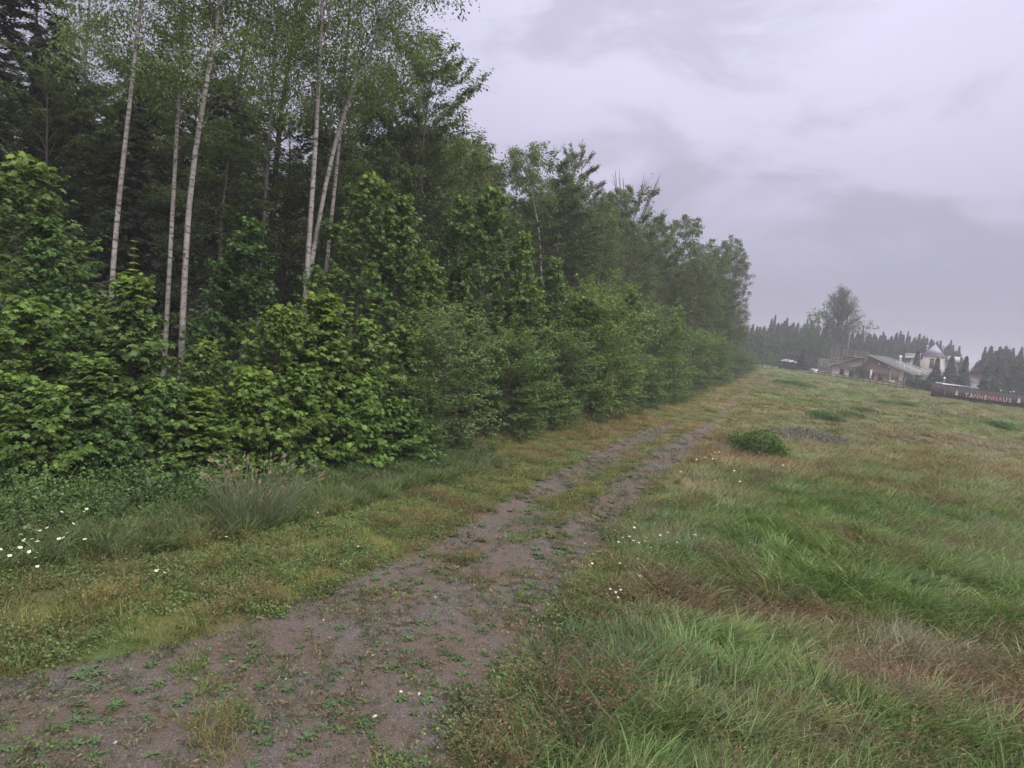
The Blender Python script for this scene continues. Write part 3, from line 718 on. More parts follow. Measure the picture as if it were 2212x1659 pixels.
# --- trees whose trunks show
def feature(kind, pxs, D_, Htop, cb, Rm, r0, label, seed, nb=60, shoots=20, per=11, lsize=None, toppx=None, prof=None):
    P = [world(a, b, D_) for a, b in pxs]
    x0 = P[0][0] - (P[1][0] - P[0][0]) / max(P[1][2] - P[0][2], .1) * P[0][2] * 0.5
    gz = float(terr(x0, D_))
    base = np.array((x0, D_, gz))
    if toppx is not None: Htop = (world(*toppx, D_)[2] - gz) * 0.94
    dlast = (P[-1] - P[-2]); dlast /= dlast[2]
    if P[-1][2] < Htop + gz - 0.5: P.append(P[-1] + dlast * np.array((0.6, 1, 1)) * (Htop + gz - P[-1][2]))
    tr = np.array([base] + P) - base
    per = int(per * 1.9) if kind == 'birch' else per
    kw = dict(birch=dict(elev=(48, 62), droop=0.42, shoot_kind='hang', shoot_len=(0.4, 1.4), lsize=lsize or 0.10, leafmat='birchleaf', bark='birchbark', clump=1.3),
              alder=dict(elev=(35, 55), droop=0.12, shoot_kind='out', shoot_len=(0.4, 1.0), lsize=lsize or 0.15, leafmat='alderleaf', bark='bark', clump=1.1))[kind]
    ms = grow(seed, Htop, prof or dome(Rm, 0.42), cb=cb, nb=nb, trunk=tr, r0=r0, shoots=shoots, per=per, inner=0.2, name=kind, **kw)
    return plant(kind + '_tree', ms, base, label, 'tree', col=(1.15, 1.25, 1.1), group='tall birches of the forest edge' if kind == 'birch' else None)

feature('birch', [(388, 880), (398, 600), (410, 360), (435, 240), (465, 90)], 19.5, 24, 0.36, 3.0, 0.088, 'tall white birch leaning right, brightest and thickest white trunk of the left half', 201, shoots=34)
feature('birch', [(236, 720), (245, 520), (262, 390), (275, 260), (290, 150)], 19.0, 22, 0.42, 2.9, 0.074, 'slim birch with forked stem, leftmost visible white trunk', 202, shoots=34)
feature('birch', [(363, 640), (367, 560), (373, 450)], 20.5, 21, 0.42, 2.5, 0.07, 'short visible birch trunk just left of the tallest leaning birch', 203)
feature('birch', [(655, 740), (662, 600), (672, 450), (683, 300), (690, 170), (693, 60)], 22, 24, 0.42, 2.7, 0.094, 'straight birch, left stem of the white trio behind bright maple bushes', 204, shoots=32)
feature('birch', [(672, 560), (690, 480), (712, 330), (750, 200), (790, 110), (850, 20)], 22.6, 24, 0.44, 2.7, 0.085, 'strongly leaning birch, middle stem of the white trio', 205, shoots=32)
feature('birch', [(697, 690), (706, 560), (720, 430), (735, 300), (742, 200)], 24, 21, 0.5, 2.2, 0.08, 'thinner birch, right stem of the white trio', 206, shoots=20)
feature('alder', [(588, 560), (592, 400), (598, 300), (612, 220)], 29, 23, 0.45, 3.1, 0.16, 'dark-stemmed alder standing against bright sky gaps', 207, shoots=20, per=9)
feature('alder', [(914, 560), (911, 480), (908, 390), (915, 280), (935, 150)], 31, 20, 0.36, 2.4, 0.13, 'big leafy alder crown ending against the sky right of the leaning birch', 208, toppx=(935, 95), nb=75, shoots=36, per=11)
feature('birch', [(1172, 650), (1168, 560), (1163, 460), (1148, 425), (1140, 390), (1132, 330)], 41, 20, 0.80, 1.3, 0.095, 'thin crooked birch carrying only a small tuft of crown', 209, toppx=(1128, 285), nb=22, shoots=16, per=10, lsize=0.13)
feature('birch', [(150, 600), (160, 450), (172, 300), (186, 120)], 27, 22, 0.45, 2.4, 0.085, 'thin grey birch stem far left between the maple tops', 211, shoots=20)
feature('birch', [(560, 640), (570, 480), (580, 330), (588, 200)], 27, 21, 0.5, 2.2, 0.085, 'thin grey birch stem left of the white trio', 212, shoots=18)
feature('birch', [(835, 420), (842, 330), (850, 220)], 33, 21, 0.5, 2.3, 0.09, 'thin grey birch stem right of the white trio', 213, shoots=22)
feature('alder', [(500, 300), (520, 150), (535, 60)], 33, 25, 0.5, 2.8, 0.14, 'airy alder behind the tallest birch at the top of the view', 210, shoots=10, per=8)

def topped(px, py, D_, kind, wf, label, i, group=None, col=(1, 1, 1)):
    tp = world(px, py, D_); gz = float(terr(tp[0], tp[1])); ms = {'alder': ALDER, 'birch': BIRCH, 'spruce': SPRUCE}[kind]; me = ms[i % len(ms)]; s = (tp[2] - gz) / me[1]['heff']
    return plant(kind + '_tree', me, (tp[0], tp[1], gz - 0.05), label, 'tree', rz=i * 1.3, scale=(wf, wf, s), col=col, group=group)

SKY = [
 (1030, 298, 40, 'birch', 1.05, 'brownish pointed tree on the skyline right of the big alder'),
 (1085, 350, 43, 'alder', 0.8, 'low dark crown left of the crooked birch'),
 (1190, 325, 46, 'alder', 1.0, 'rounded skyline tree just right of the crooked birch'),
 (1225, 350, 47, 'birch', 0.8, 'narrow skyline crown between rounded and slim poplar-like trees'),
 (1265, 316, 49, 'alder', 0.62, 'slim poplar-like skyline tree, highest right of the crooked birch'),
 (1312, 405, 54, 'birch', 0.75, 'low skyline crown in the notch before the twiggy tree'),
 (1345, 410, 58, 'birch', 0.85, 'left shoulder crown of the dead-twigged skyline tree'),
 (1378, 395, 60, 'alder', 0.95, 'skyline tree with bare dead twigs sticking out of its top'),
 (1428, 462, 66, 'birch', 0.85, 'lower birch crown right of the dead-twigged tree'),
 (1455, 480, 70, 'alder', 0.8, 'small dark skyline crown before the domed one'),
 (1492, 468, 74, 'birch', 1.15, 'broad domed birch crown on the right part of the skyline'),
 (1530, 520, 82, 'birch', 1.2, 'round crown sloping down right of the domed birch'),
 (1552, 545, 88, 'alder', 1.0, 'dark crown directly left of the three slim far birches'),
 (1568, 520, 97, 'birch', 0.72, 'leftmost of three slim birches ending the forest edge'),
 (1590, 510, 100, 'birch', 0.85, 'middle and tallest of three slim birches ending the forest edge'),
 (1606, 545, 98, 'birch', 0.80, 'rightmost of three slim birches ending the forest edge'),
]
for i, (px, py, D_, kd, wf, lab) in enumerate(SKY):
    topped(px, py, D_, kd, wf, lab, i, group='trees on the forest skyline')
tp = world(1372, 392, 60)
mb = MB(); rg = random.Random(3)
for k in range(9):
    a = rg.uniform(-2.2, 2.2); mb.tube([(a * .5, rg.uniform(-.5, .5), -3), (a * .8, 0, -0.8), (a, 0, rg.uniform(-0.2, 1.1))], [.04, .03, .012], 4)
    mb.tube([(a * .8, 0, -0.8), (a + rg.uniform(-.5, .5), 0, rg.uniform(-.3, .5))], [.02, .01], 3)
tag(mb.build('dead_branches', M['ashbark'], loc=tuple(tp)), 'bare dead twigs poking above the twiggy skyline tree', 'branches')

for (px, py, D_, wf, lab) in ((62, -60, 26, 1.15, 'tall black spruce whose drooping boughs fill the top left corner'), (-60, -40, 24, 1.1, 'tall black spruce cut by the left border'), (135, 60, 30, .9, 'dark spruce top beside the tall spruce of the top left corner')):
    topped(px, py, D_, 'spruce', wf, lab, px, group='tall spruces of the top left corner', col=(.7, .7, .7))
for i, (px, py, D_, kd, wf, lab) in enumerate(((190, 240, 28, 'alder', 1.0, 'mid green alder crown filling the gap left of the slim birch'), (330, 130, 29, 'birch', 1.1, 'drooping birch crown between the slim birch and the tallest birch'), (430, 90, 30, 'alder', 1.0, 'mid green alder crown right behind the tallest leaning birch'),
        (495, 260, 27, 'birch', 1.0, 'hanging birch crown right of the tallest leaning birch'), (640, 240, 30, 'alder', 1.0, 'alder crown behind the white trio'), (770, 160, 31, 'birch', 1.1, 'birch crown right behind the leaning stem of the trio'), (850, 170, 33, 'alder', .9, 'alder crown left behind the big leafy alder'), (100, 190, 27, 'birch', 1.0, 'hanging birch crown under the black spruce of the top left corner'))):
    topped(px, py, D_, kd, wf, lab, i, group='crowns behind the first birches', col=(1.1, 1.15, 1.05))
# --- forest behind the edge
rg = random.Random(11)
skyline = ([-300, 150, 185, 215, 260, 500, 540, 575, 880, 905, 940, 1000, 1040, 1060, 1100, 1150, 1200, 1260, 1290, 1320, 1370, 1410, 1440, 1490, 1520, 1550, 1600, 1625, 1640],
           [-20, 90, 200, 210, 150, 150, 290, 300, 240, 220, 220, 250, 350, 380, 400, 390, 370, 370, 420, 450, 440, 490, 510, 500, 550, 580, 600, 640, 730])
fill = []
for row, off in enumerate((3.5, 7.5, 11, 15, 20, 26, 33, 42, 52, 63)):
    y = 7.0
    while y < 150:
        step = (2.7 if row < 4 else 3.6) + y * 0.022
        yy = y + rg.uniform(-0.8, 0.8) + off * 0.35
        xx = float(xe(y)) - off + rg.uniform(-1.0, 1.0)
        y += step * (1.0 if y < 70 else 1.4)
        if yy < 6: continue
        # on-screen column of the tree (undo roll)
        px = W0 / 2 + FPX * (xx / yy)
        if px < -520 or px > 1640: continue
        if row > 5 and px > 900: continue
        if (yy < 30 and off < 12 and px < 700) or (yy < 24 and off < 8) or (off < 6 and yy < 75): continue
        ty = float(np.interp(px + 20, *skyline)) + rg.uniform(0, 70) + 25
        zlim = world(px, ty, yy)[2]
        h = min(rg.uniform(17, 24), zlim)
        if h < 7: continue
        kd = rg.choice(['spruce', 'spruce', 'spruce', 'alder', 'birch'] if (px < 560 and off > 4 or off > 16) else ['alder', 'birch', 'birch', 'alder'])
        fill.append((xx, yy, h, kd, row))
for k, (xx, yy, h, kd, row) in enumerate(fill):
    gz = float(terr(xx, yy)); ms = {'alder': ALDER, 'birch': BIRCH, 'spruce': SPRUCE}[kd]
    s = h / ms[k % len(ms)][1]['heff']; wf = rg.uniform(0.8, 1.15) * (0.6 + 0.4 * s)
    g = rg.uniform(0.95, 1.3)
    lab = {'spruce': 'dark spruce standing inside the forest behind the edge trees', 'alder': 'dark alder standing inside the forest behind the edge trees', 'birch': 'birch standing inside the forest behind the edge trees'}[kd]
    plant(kd + '_tree', ms[k % len(ms)], (xx, yy, gz - .05), lab, 'tree', rz=rg.uniform(0, 6), scale=(wf, wf, s), col=(g, g, g),
          group={'spruce': 'spruces inside the forest', 'alder': 'alders inside the forest', 'birch': 'birches inside the forest'}[kd])

# ------------------------------------------------------------------ far trees
def far_spruce(seed, H=20, Rm=2.6):
    rng = np.random.default_rng(seed)
    V_, F_, v_, n = [], [], [], 0
    lv = 22
    for k in range(lv):
        f = k / lv; z = H * (0.06 + 0.92 * f); r = Rm * (1 - f) ** 1.05 * rng.uniform(0.8, 1.15) + 0.12
        m_ = 11; a0 = rng.random() * 6
        for j in range(m_):
            a = a0 + j * 2 * math.pi / m_ + rng.normal(0, .12); rr_ = r * rng.uniform(0.45, 1.35); wd = 0.30 + 0.20 * r
            c, s = math.cos(a), math.sin(a); dz = -0.28 * rr_ - rng.uniform(0, .3)
            V_ += [(0, 0, z + 0.5), (c * rr_ * .55 - s * wd, s * rr_ * .55 + c * wd, z + dz * .3), (c * rr_, s * rr_, z + dz), (c * rr_ * .55 + s * wd, s * rr_ * .55 - c * wd, z + dz * .3), (c * rr_ * .7, s * rr_ * .7, z + dz - .55)]
            F_ += [(n, n + 1, n + 2), (n, n + 2, n + 3), (n + 1, n + 4, n + 3)]; v_ += [rng.random()] * 5; n += 5
        if rng.random() < .35: V_[-3] = (c * rr_ * 1.5, s * rr_ * 1.5, z + dz)
    V_ += [(-.07, 0, H * .93), (.07, 0, H * .93), (0, 0, H * 1.03)]; F_.append((n, n + 1, n + 2)); v_ += [.5] * 3
    tr = MB().tube([(0, 0, -0.3), (0, 0, H * .5), (0, 0, H * .97)], [.22, .14, .03], 6).mesh('far_trunk', M['bark'])
    return tr, mk_mesh('far_crown', np.array(V_), np.array(F_), M['needlefar'], {'v': v_, 'tip': np.clip(rng.normal(.2, .2, n + 3), 0, 1)})
FARS = [far_spruce(300 + i, 20, 3.3 + 0.4 * i) for i in range(4)]
skl2 = ([1560, 1600, 1640, 1665, 1680, 1700, 1720, 1740, 1760, 1800, 1880, 1920, 1960, 2000, 2040, 2062, 2078, 2090, 2100, 2125, 2140, 2160, 2190, 2212, 2350],
        [700, 700, 688, 684, 678, 672, 680, 686, 678, 705, 702, 708, 704, 706, 730, 728, 752, 795, 790, 748, 735, 726, 738, 746, 750])
rg = random.Random(23)
for rowi, (dd, drop) in enumerate(((0, 0), (-6, 5), (-12, 12), (-20, 24))):
    px = 1560.0
    while px < 2360:
        right = px > 2105
        D_ = (195 if right else 245) + dd + rg.uniform(-4, 4)
        if 2082 < px < 2108: D_ = 330 + dd
        spike = rg.random() < 0.22
        ty = float(np.interp(px, *skl2)) + drop + (rg.uniform(-6, 4) if spike else 9 + abs(rg.gauss(0, 5)))
        tp = world(px, ty, D_); gz = float(terr(tp[0], tp[1])); h = tp[2] - gz
        if h > 4:
            s = h / 20; wf = (rg.uniform(0.8, 1.1) if spike else rg.uniform(1.1, 1.8)) * (0.75 + 0.25 * s)
            where = 'right-hand stand' if right else 'long stand'
            plant('spruce_tree', FARS[rg.randrange(4)], (tp[0], tp[1], gz), 'dark spruce of the hazy %s behind the houses' % ('stand at the right border' if right else 'treeline'), 'tree', rz=rg.uniform(0, 6), scale=(wf, wf, s),
                  group='spruces of the right border stand' if right else 'spruces of the far treeline')
        px += rg.uniform(1.6, 2.8) / D_ * FPX

def far_broad(seed, H, Rm, dens=1.0, ls=0.45, cb=0.12):
    return grow(seed, H, dome(Rm, 0.4), cb=cb, nb=int(46 * dens), elev=(10, 60), droop=0.05, r0=0.02 * H, shoots=13, shoot_len=(0.5, 1.2), per=6, lsize=ls, tmpl=T_OVAL, leafmat='bush', bark='ashbark', inner=0.35, flat=0.5, name='far_broadleaf', clump=0.6)
FB = [far_broad(320, 9, 4.0), far_broad(321, 9, 3.4), far_broad(322, 9, 4.4)]
for i, (px, py, D_, w_, c, lab) in enumerate((
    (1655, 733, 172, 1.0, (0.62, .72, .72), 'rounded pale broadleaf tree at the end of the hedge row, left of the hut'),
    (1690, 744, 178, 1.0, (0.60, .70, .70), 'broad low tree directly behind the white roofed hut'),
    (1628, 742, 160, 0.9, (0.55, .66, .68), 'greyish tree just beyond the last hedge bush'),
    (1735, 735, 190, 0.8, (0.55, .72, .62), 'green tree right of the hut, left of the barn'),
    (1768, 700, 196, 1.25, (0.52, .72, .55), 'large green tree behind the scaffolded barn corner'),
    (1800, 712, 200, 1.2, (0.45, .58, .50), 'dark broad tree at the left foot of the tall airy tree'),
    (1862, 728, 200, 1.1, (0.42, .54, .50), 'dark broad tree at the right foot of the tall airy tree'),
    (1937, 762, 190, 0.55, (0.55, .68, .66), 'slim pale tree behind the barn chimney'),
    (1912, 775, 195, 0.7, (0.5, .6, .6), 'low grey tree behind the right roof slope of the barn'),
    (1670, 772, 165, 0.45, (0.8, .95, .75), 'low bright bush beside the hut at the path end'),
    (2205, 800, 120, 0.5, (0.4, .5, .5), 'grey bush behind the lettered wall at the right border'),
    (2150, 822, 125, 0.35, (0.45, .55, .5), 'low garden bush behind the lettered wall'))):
    tp = world(px, py, D_); gz = float(terr(tp[0], tp[1])); s = (tp[2] - gz) / 9
    plant('broadleaf_tree', FB[i % 3], (tp[0], tp[1], gz), lab, 'tree', rz=i, scale=(w_, w_, s), col=c, group='broadleaf trees between meadow and spruces')

# tall airy tree by the barn: many upright limbs
tp = world(1826, 609, 182); gz = float(terr(tp[0], tp[1])); Ht = tp[2] - gz
rng = np.random.default_rng(77)
parts = []; So, Do = [], []
for k in range(5):
    bx = (k - 2) * 0.35; P = np.array([(bx, rng.normal(0, .3), 0), (bx * 1.5, 0, Ht * .3), (bx * 2.6, rng.normal(0, .5), Ht * .6), (bx * 3.4, 0, Ht * .9)]); parts.append(tube(P, [.30, .24, .15, .04], 6))
for i in range(84):
    f = rng.random() ** 0.8; z0 = Ht * (0.28 + 0.5 * f); az = i * 2.4; rad = 5.7 * math.sin(min(1, (1.05 - f) * 1.35) * 1.57) * (0.7 + .35 * rng.random())
    z1 = z0 + Ht * (0.10 + 0.22 * rng.random()) * (1.1 - f * .5); z1 = min(z1, Ht * (1.0 - 0.22 * (rad / 6.5) ** 2))
    x1, y1 = math.cos(az) * rad, math.sin(az) * rad
    P = np.array([(x1 * .05, y1 * .05, z0), (x1 * .45, y1 * .45, z0 + (z1 - z0) * .55), (x1 * .8, y1 * .8, z0 + (z1 - z0) * .85), (x1, y1, z1)])
    parts.append(tube(P, [.11, .08, .05, .02], 4))
    for _ in range(26):
        u = 0.35 + 0.65 * rng.random() ** .8; b = np.array([np.interp(u, [0, .4, .75, 1], P[:, q]) for q in range(3)]) + rng.normal(0, .35, 3)
        So.append(b); Do.append((rng.normal(), rng.normal(), rng.normal(.1, .6)))
        if _ % 5 == 0: parts.append(tube(np.array([np.array([np.interp(u - .15, [0, .4, .75, 1], P[:, q]) for q in range(3)]), b + np.array([0, 0, .5])]), [.035, .012], 3))
So = np.repeat(np.array(So), 5, 0) + rng.normal(0, .28, (len(So) * 5, 3)); Do = np.repeat(np.array(Do), 5, 0) + rng.normal(0, .6, (len(Do) * 5, 3))
Vl, Fl, va, ta = leaves(So, Do, np.tile([0, 0, 1.0], (len(So), 1)), rng.uniform(.24, .44, len(So)), T_OVAL, rng)
Vt, Ft = join(parts)
plant('ash_tree', (mk_mesh('ash_trunk', Vt, Ft, M['ashbark'], smooth=True), mk_mesh('ash_crown', Vl, Fl, M['alderleaf'], {'v': va, 'tip': ta})), (tp[0], tp[1], gz),
      'tall airy tree with many bare upright limbs rising behind the barn', 'tree', scale=(1, 1, 1))

# garden spruces between villa and lettered wall
GSP = far_spruce(340, 8, 2.0)
for i, (px, py, D_, wf, lab) in enumerate(((1984, 757, 158, 1.25, 'dark garden spruce covering the left half of the villa'), (2027, 772, 150, 1.25, 'dark garden spruce covering the right half of the villa'),
     (2058, 768, 152, 1.5, 'garden spruce right beside the villa'), (2089, 768, 145, 1.2, 'slim pointed garden spruce in front of the red roofed house'), (1738, 752, 178, 1.3, 'dark spruce between the hut and the scaffolding'),
     (2133, 790, 130, 0.9, 'small garden spruce above the middle letters of the lettered wall'), (2155, 795, 132, 1.0, 'small garden spruce above the last letters of the lettered wall'), (2050, 800, 135, 0.8, 'low spruce behind the white canopy edge'))):
    tp = world(px, py, D_); gz = float(terr(tp[0], tp[1])); s = (tp[2] - gz) / 8
    plant('spruce_tree', GSP, (tp[0], tp[1], gz), lab, 'tree', rz=i * 1.1, scale=(wf, wf, s), group='garden spruces around the villa', col=(1.1, 1.1, 1.1))

# ------------------------------------------------------------------ barn
P0 = ground_at(1786.5, 811); P1 = ground_at(1944.5, 831)
P0 = np.array((78.5, 163.0, float(terr(78.5, 163)))); P1 = np.array((91.5, 151.0, 0.0)); 
az = R(-52)
WB = 18.1
def cb2(cx_, cy_):
    x = (cx_ - 890) / 910 * WB; by = 800 + (cx_ - 890) / 910 * 115
    return x, (by - cy_) * 0.0188
gzb = float(terr(P0[0], P0[1])) - 0.1
barn = thing('farm_house', 'long low cream and brown timber gabled house with unfinished grey roof and scaffolding', 'house', (P0[0], P0[1], gzb), az)
barn.scale = (.92, 1, 1)
zl = lambda x: 2.75 + (6.0 - 2.75) * (x / 9.4) if x < 9.4 else 6.0 - (6.0 - 3.2) * ((x - 9.4) / (WB - 9.4))
DP = 11.0
mb = MB(); mb.prism([(0, 0), (7.8, 0), (7.8, 2.62), (0, 2.62)], 0, 0.25); mb.prism([(0, 2.80), (7.8, 2.95), (7.8, zl(7.8) - .1), (0.1, 2.82)], 0.03, 0.25)
mb.box(0, .25, 0.26, DP, 0, 2.6); mb.build('wall', M['cream'], barn)
mb = MB()
mb.build if False else None
mb.prism([(14.7, 0), (WB, 0), (WB, zl(WB) - .1), (14.7, zl(14.7) - .1)], 0, .25); mb.box(WB - .25, WB, .26, DP, 0, 3.0); mb.build('wall', M['cream'], barn)
MB().prism([(7.81, 0), (14.69, 0), (14.69, 2.05), (7.81, 2.05)], 0.12, .3).build('lower_wall', M['tanwood'], barn)
x = 7.82; k = 0
while x < 14.6:                                     # each board of the gable
    x2 = min(x + 0.30, 14.68)
    MB().prism([(x, 2.07), (x2 - .02, 2.07), (x2 - .02, zl(x2) - .12), (x, zl(x) - .12)], 0.02 if k % 2 else 0.05, .2).build('board', M['brownwood'], barn)
    x = x2; k += 1
MB().prism([(0.3, 2.63), (9.1, 2.86), (9.1, 3.0), (0.3, 2.78)], -0.06, .02).build('beam', M['brownwood'], barn)
MB().box(7.7, 7.95, -.05, .2, 0, 5.2).build('post', M['brownwood'], barn)
MB().box(WB - .15, WB + .1, -.06, .2, 0, 3.1).build('post', M['brownwood'], barn)
MB().box(14.6, 14.8, -.05, .2, 0, 4.2).build('post', M['tanwood'], barn)
MB().box(15.1, 17.0, -.03, .1, 0.9, 3.2).build('panel', M['tanwood'], barn)
MB().box(10.2, 10.55, -.5, -.15, 0, 2.7).build('column', M['white'], barn)
for (x0, x1) in ((9.6, 10.1), (10.65, 11.0)): MB().box(x0, x1, .02, .16, 0, 1.9).build('doorway', M['darkwood'], barn)
def window(x0, x1, z0, z1, parent, y=-0.02, frame='frame'):
    f = MB(); f.box(x0, x1, y, y + .12, z0, z0 + .08); f.box(x0, x1, y, y + .12, z1 - .08, z1); f.box(x0, x0 + .08, y, y + .12, z0 + .08, z1 - .08); f.box(x1 - .08, x1, y, y + .12, z0 + .08, z1 - .08)
    f.box((x0 + x1) / 2 - .03, (x0 + x1) / 2 + .03, y + .01, y + .1, z0 + .08, z1 - .08)
    w_ = f.build('window', M[frame], parent)
    MB().box(x0 + .08, x1 - .08, y + .05, y + .07, z0 + .08, z1 - .08).build('pane', M['glass'], w_)
    return w_
window(2.25, 3.45, 0.55, 2.15, barn, -.1); window(4.75, 5.95, 0.15, 2.1, barn, -.1); window(12.0, 13.2, .4, 1.95, barn, .06)
MB().box(4.3, 4.5, -.08, .0, 2.1, 2.3).build('wall_lamp', M['darkwood'], barn)
for (xx, zz) in ((11.75, 3.9), (14.2, 3.5)): MB().box(xx, xx + .35, -.3, 0, zz, zz + .55).build('wall_lamp', M['offwhite'], barn)
def slab(x0, z0, x1, z1, th, y0, y1, mat, name, par=barn):
    return MB().prism([(x0, z0), (x1, z1), (x1, z1 + th), (x0, z0 + th)], y0, y1).build(name, mat, par)
slab(-.9, 2.5, 9.4, 6.02, .18, -.7, DP + .5, M['roofgrey'], 'roof')
slab(9.41, 6.02, 20.6, 2.55, .2, -.7, DP + .5, M['roofgrey'], 'roof')
slab(-.95, 2.42, 9.4, 5.95, .25, -.76, -.71, M['scaff'], 'barge_board'); slab(9.41, 5.95, 20.7, 2.45, .3, -.78, -.71, M['scaff'], 'barge_board')
for k in range(3): slab(15.5, 4.15 + .22, 21.3, 2.38 + .22, .10, 1 + k * 3.2, 1.12 + k * 3.2, M['offwhite'], 'rafter')
for (xx, yy) in ((18.9, 0), (20.2, 0.0), (20.2, 4), (18.9, 4)): MB().box(xx, xx + .16, yy, yy + .16, 0, 2.7).build('post', M['scaff'], barn)
MB().box(18.4, 20.4, .3, .4, 0.2, .9).build('panel', M['darkwood'], barn)
ch = MB().tube([(15.3, 3, 3.9), (15.3, 3, 6.3)], [.32, .32], 10, True).build('chimney', M['steel'], barn); MB().tube([(15.3, 3, 6.3), (15.3, 3, 6.6), (15.3, 3, 6.7)], [.38, .38, .1], 10, True).build('cap', M['white'], ch)
bush_me = far_broad(350, 2.6, 1.0, 0.9, 0.2, 0.02)
t = plant('bush', bush_me, tuple(Vector((P0[0], P0[1], gzb)) + Matrix.Rotation(az, 3, 'Z') @ Vector((7.2, -.9, 0))), 'round clipped bush against the cream wall of the timber house', 'bush', col=(0.5, 0.75, 0.45))
tb = thing('bench', 'dark wooden bench below the tan panel of the timber house', 'bench', tuple(Vector((P0[0], P0[1], gzb)) + Matrix.Rotation(az, 3, 'Z') @ Vector((15.2, -1.2, 0))), az)
MB().box(0, 1.6, 0, .45, .42, .48).build('seat', M['frame'], tb); MB().box(0, 1.6, .46, .52, .5, 1.0).build('backrest', M['frame'], tb)
for xx in (0.05, 1.45): MB().box(xx, xx + .08, 0.02, .44, 0, .42).build('leg', M['frame'], tb)

# scaffolding around and above the house
sf = thing('scaffolding', 'pale timber and pole scaffolding over the left roof of the timber house', 'scaffolding', (P0[0], P0[1], gzb), az)
sf.scale = (.92, 1, 1)
def pole(a, b, w_=.09, mat='scaff', nm='pole', par=sf): MB().beam(a, b, w_).build(nm, M[mat], par)
for xx in (-2.3, -1.4, -.4):
    for yy in (-1.4, -2.4): pole((xx, yy, 0), (xx, yy, 4.1))
for zz in (1.2, 2.3, 3.2, 4.0):
    pole((-2.4, -1.4, zz), (-.3 if zz < 3 else 3.2, -1.4, zz), .07); pole((-2.4, -2.4, zz), (-.3 if zz < 3 else 3.2, -2.4, zz), .07)
for xx in (.8, 2.0, 3.1): pole((xx, -1.4, 2.9), (xx, -1.4, 4.6 if xx > 1 else 4.0), .07)
pole((.0, -1.4, 4.7), (3.2, -1.4, 4.7), .08)
for zz in (5.5, 5.95, 6.55): pole((3.1, -1.0, zz), (9.4, -1.0, zz), .08)
for xx in (3.1, 4.0, 6.2, 9.1): pole((xx, -1.0, 3.6 + xx * .25), (xx, -1.0, 7.0 if xx < 5 else 6.7), .09)
pole((4.0, -1.0, 4), (4.0, -1.0, 11.2), .09, 'scaff', 'flag_pole')
MB().beam((3.2, -1.1, 5.55), (9.3, -1.1, 5.2), .22, .12).build('plank', M['scaff'], sf)
pole((9.1, -.95, 5.3), (8.1, -.95, 3.0), .14)
for k in range(3): MB().beam((14.8, 2 + k * 3, 5.3), (20.9, 2 + k * 3, 3.3), .12).build('rail', M['white'], sf)
for k in range(4): pole((15.2 + k * 1.8, 2, 4.1 - k * .55), (15.2 + k * 1.8, 2, 5.2 - k * .6), .08, 'white')

# white garden box by the scaffolding
w = world(1757, 800, 170); gz = float(terr(w[0], w[1]))
gb = thing('garden_box', 'small white box with a dark opening left of the scaffolding', 'box', (w[0], w[1], gz), az)
MB().box(-.7, .7, 0, 1, 0, 1.1).build('body', M['white'], gb); MB().box(-.8, .8, -.1, 1.1, 1.1, 1.25).build('lid', M['offwhite'], gb); MB().box(-.6, 0, -.02, .02, .3, .8).build('opening', M['darkwood'], gb)

# hut
w = ground_at(1700, 799); hut = thing('hut', 'small dark wooden hut with a white pyramid roof where the path ends', 'hut', tuple(w), 0.3)
mb = MB(); hw = 1.65
for k in range(12):
    x = -hw + k * (2 * hw / 12)
    MB().box(x, x + 2 * hw / 12 - .02, -hw, -hw + .08, 0, 2.2).build('board', M['darkwood'], hut)
    MB().box(-hw, -hw + .08, x, x + 2 * hw / 12 - .02, 0.002, 2.2).build('board', M['darkwood'], hut)
MB().box(-hw + .09, hw, -hw + .09, hw, 0, 2.15).build('wall', M['darkwood'], hut)
mb = MB(); e_ = 2.0; mb.add([(-e_, -e_, 2.2), (e_, -e_, 2.2), (e_, e_, 2.2), (-e_, e_, 2.2), (0, 0, 3.15)], [(0, 1, 4), (1, 2, 4), (2, 3, 4), (3, 0, 4), (3, 2, 1, 0)]); mb.build('roof', M['white'], hut)

# ------------------------------------------------------------------ villa and farther house
vb = world(2007, 826, 200); vz = float(terr(vb[0], vb[1])); va_ = math.atan2(-vb[0], vb[1]) 
villa = thing('villa', 'cream villa with grey pyramid tower roof half hidden by garden spruces', 'house', (vb[0], vb[1], vz), va_)
villa.scale = (1.1, 1.1, 1.1)
MB().box(-5.2, 5.2, 0, 9, 0, 6.4).build('wall', M['cream'], villa)
MB().box(-2.4, 2.9, -.6, 4.5, 0.01, 7.6).build('tower_wall', M['cream'], villa)
MB().box(-2.7, 2.9, -1.0, 5.0, 7.62, 7.85).build('eave', M['slate'], villa)
mb = MB(); mb.add([(-2.5, -.9, 7.87), (2.7, -.9, 7.87), (2.7, 4.9, 7.87), (-2.5, 4.9, 7.87), (.1, 2.0, 11.0)], [(0, 1, 4), (1, 2, 4), (2, 3, 4), (3, 0, 4), (3, 2, 1, 0)]); mb.build('roof', M['slate'], villa)
MB().box(3.3, 6.0, -.9, 8, 6.5, 7.9).build('roof', M['slate'], villa)
MB().box(3.3, 6.15, -1.0, -.92, 6.4, 8.0).build('fascia', M['offwhite'], villa)
mb = MB(); mb.prism([(-6.6, 6.4), (-3.0, 6.8), (-3.0, 8.1), (-6.4, 7.4)], -.5, 5).build('roof', M['offwhite'], villa)
for k in range(6): MB().box(-6.6 + k * .6, -6.5 + k * .6, -.75, -.65, 6.5, 7.6).build('railing_post', M['white'], villa)
MB().box(-6.7, -3.2, -.75, -.65, 7.6, 7.75).build('railing', M['white'], villa)
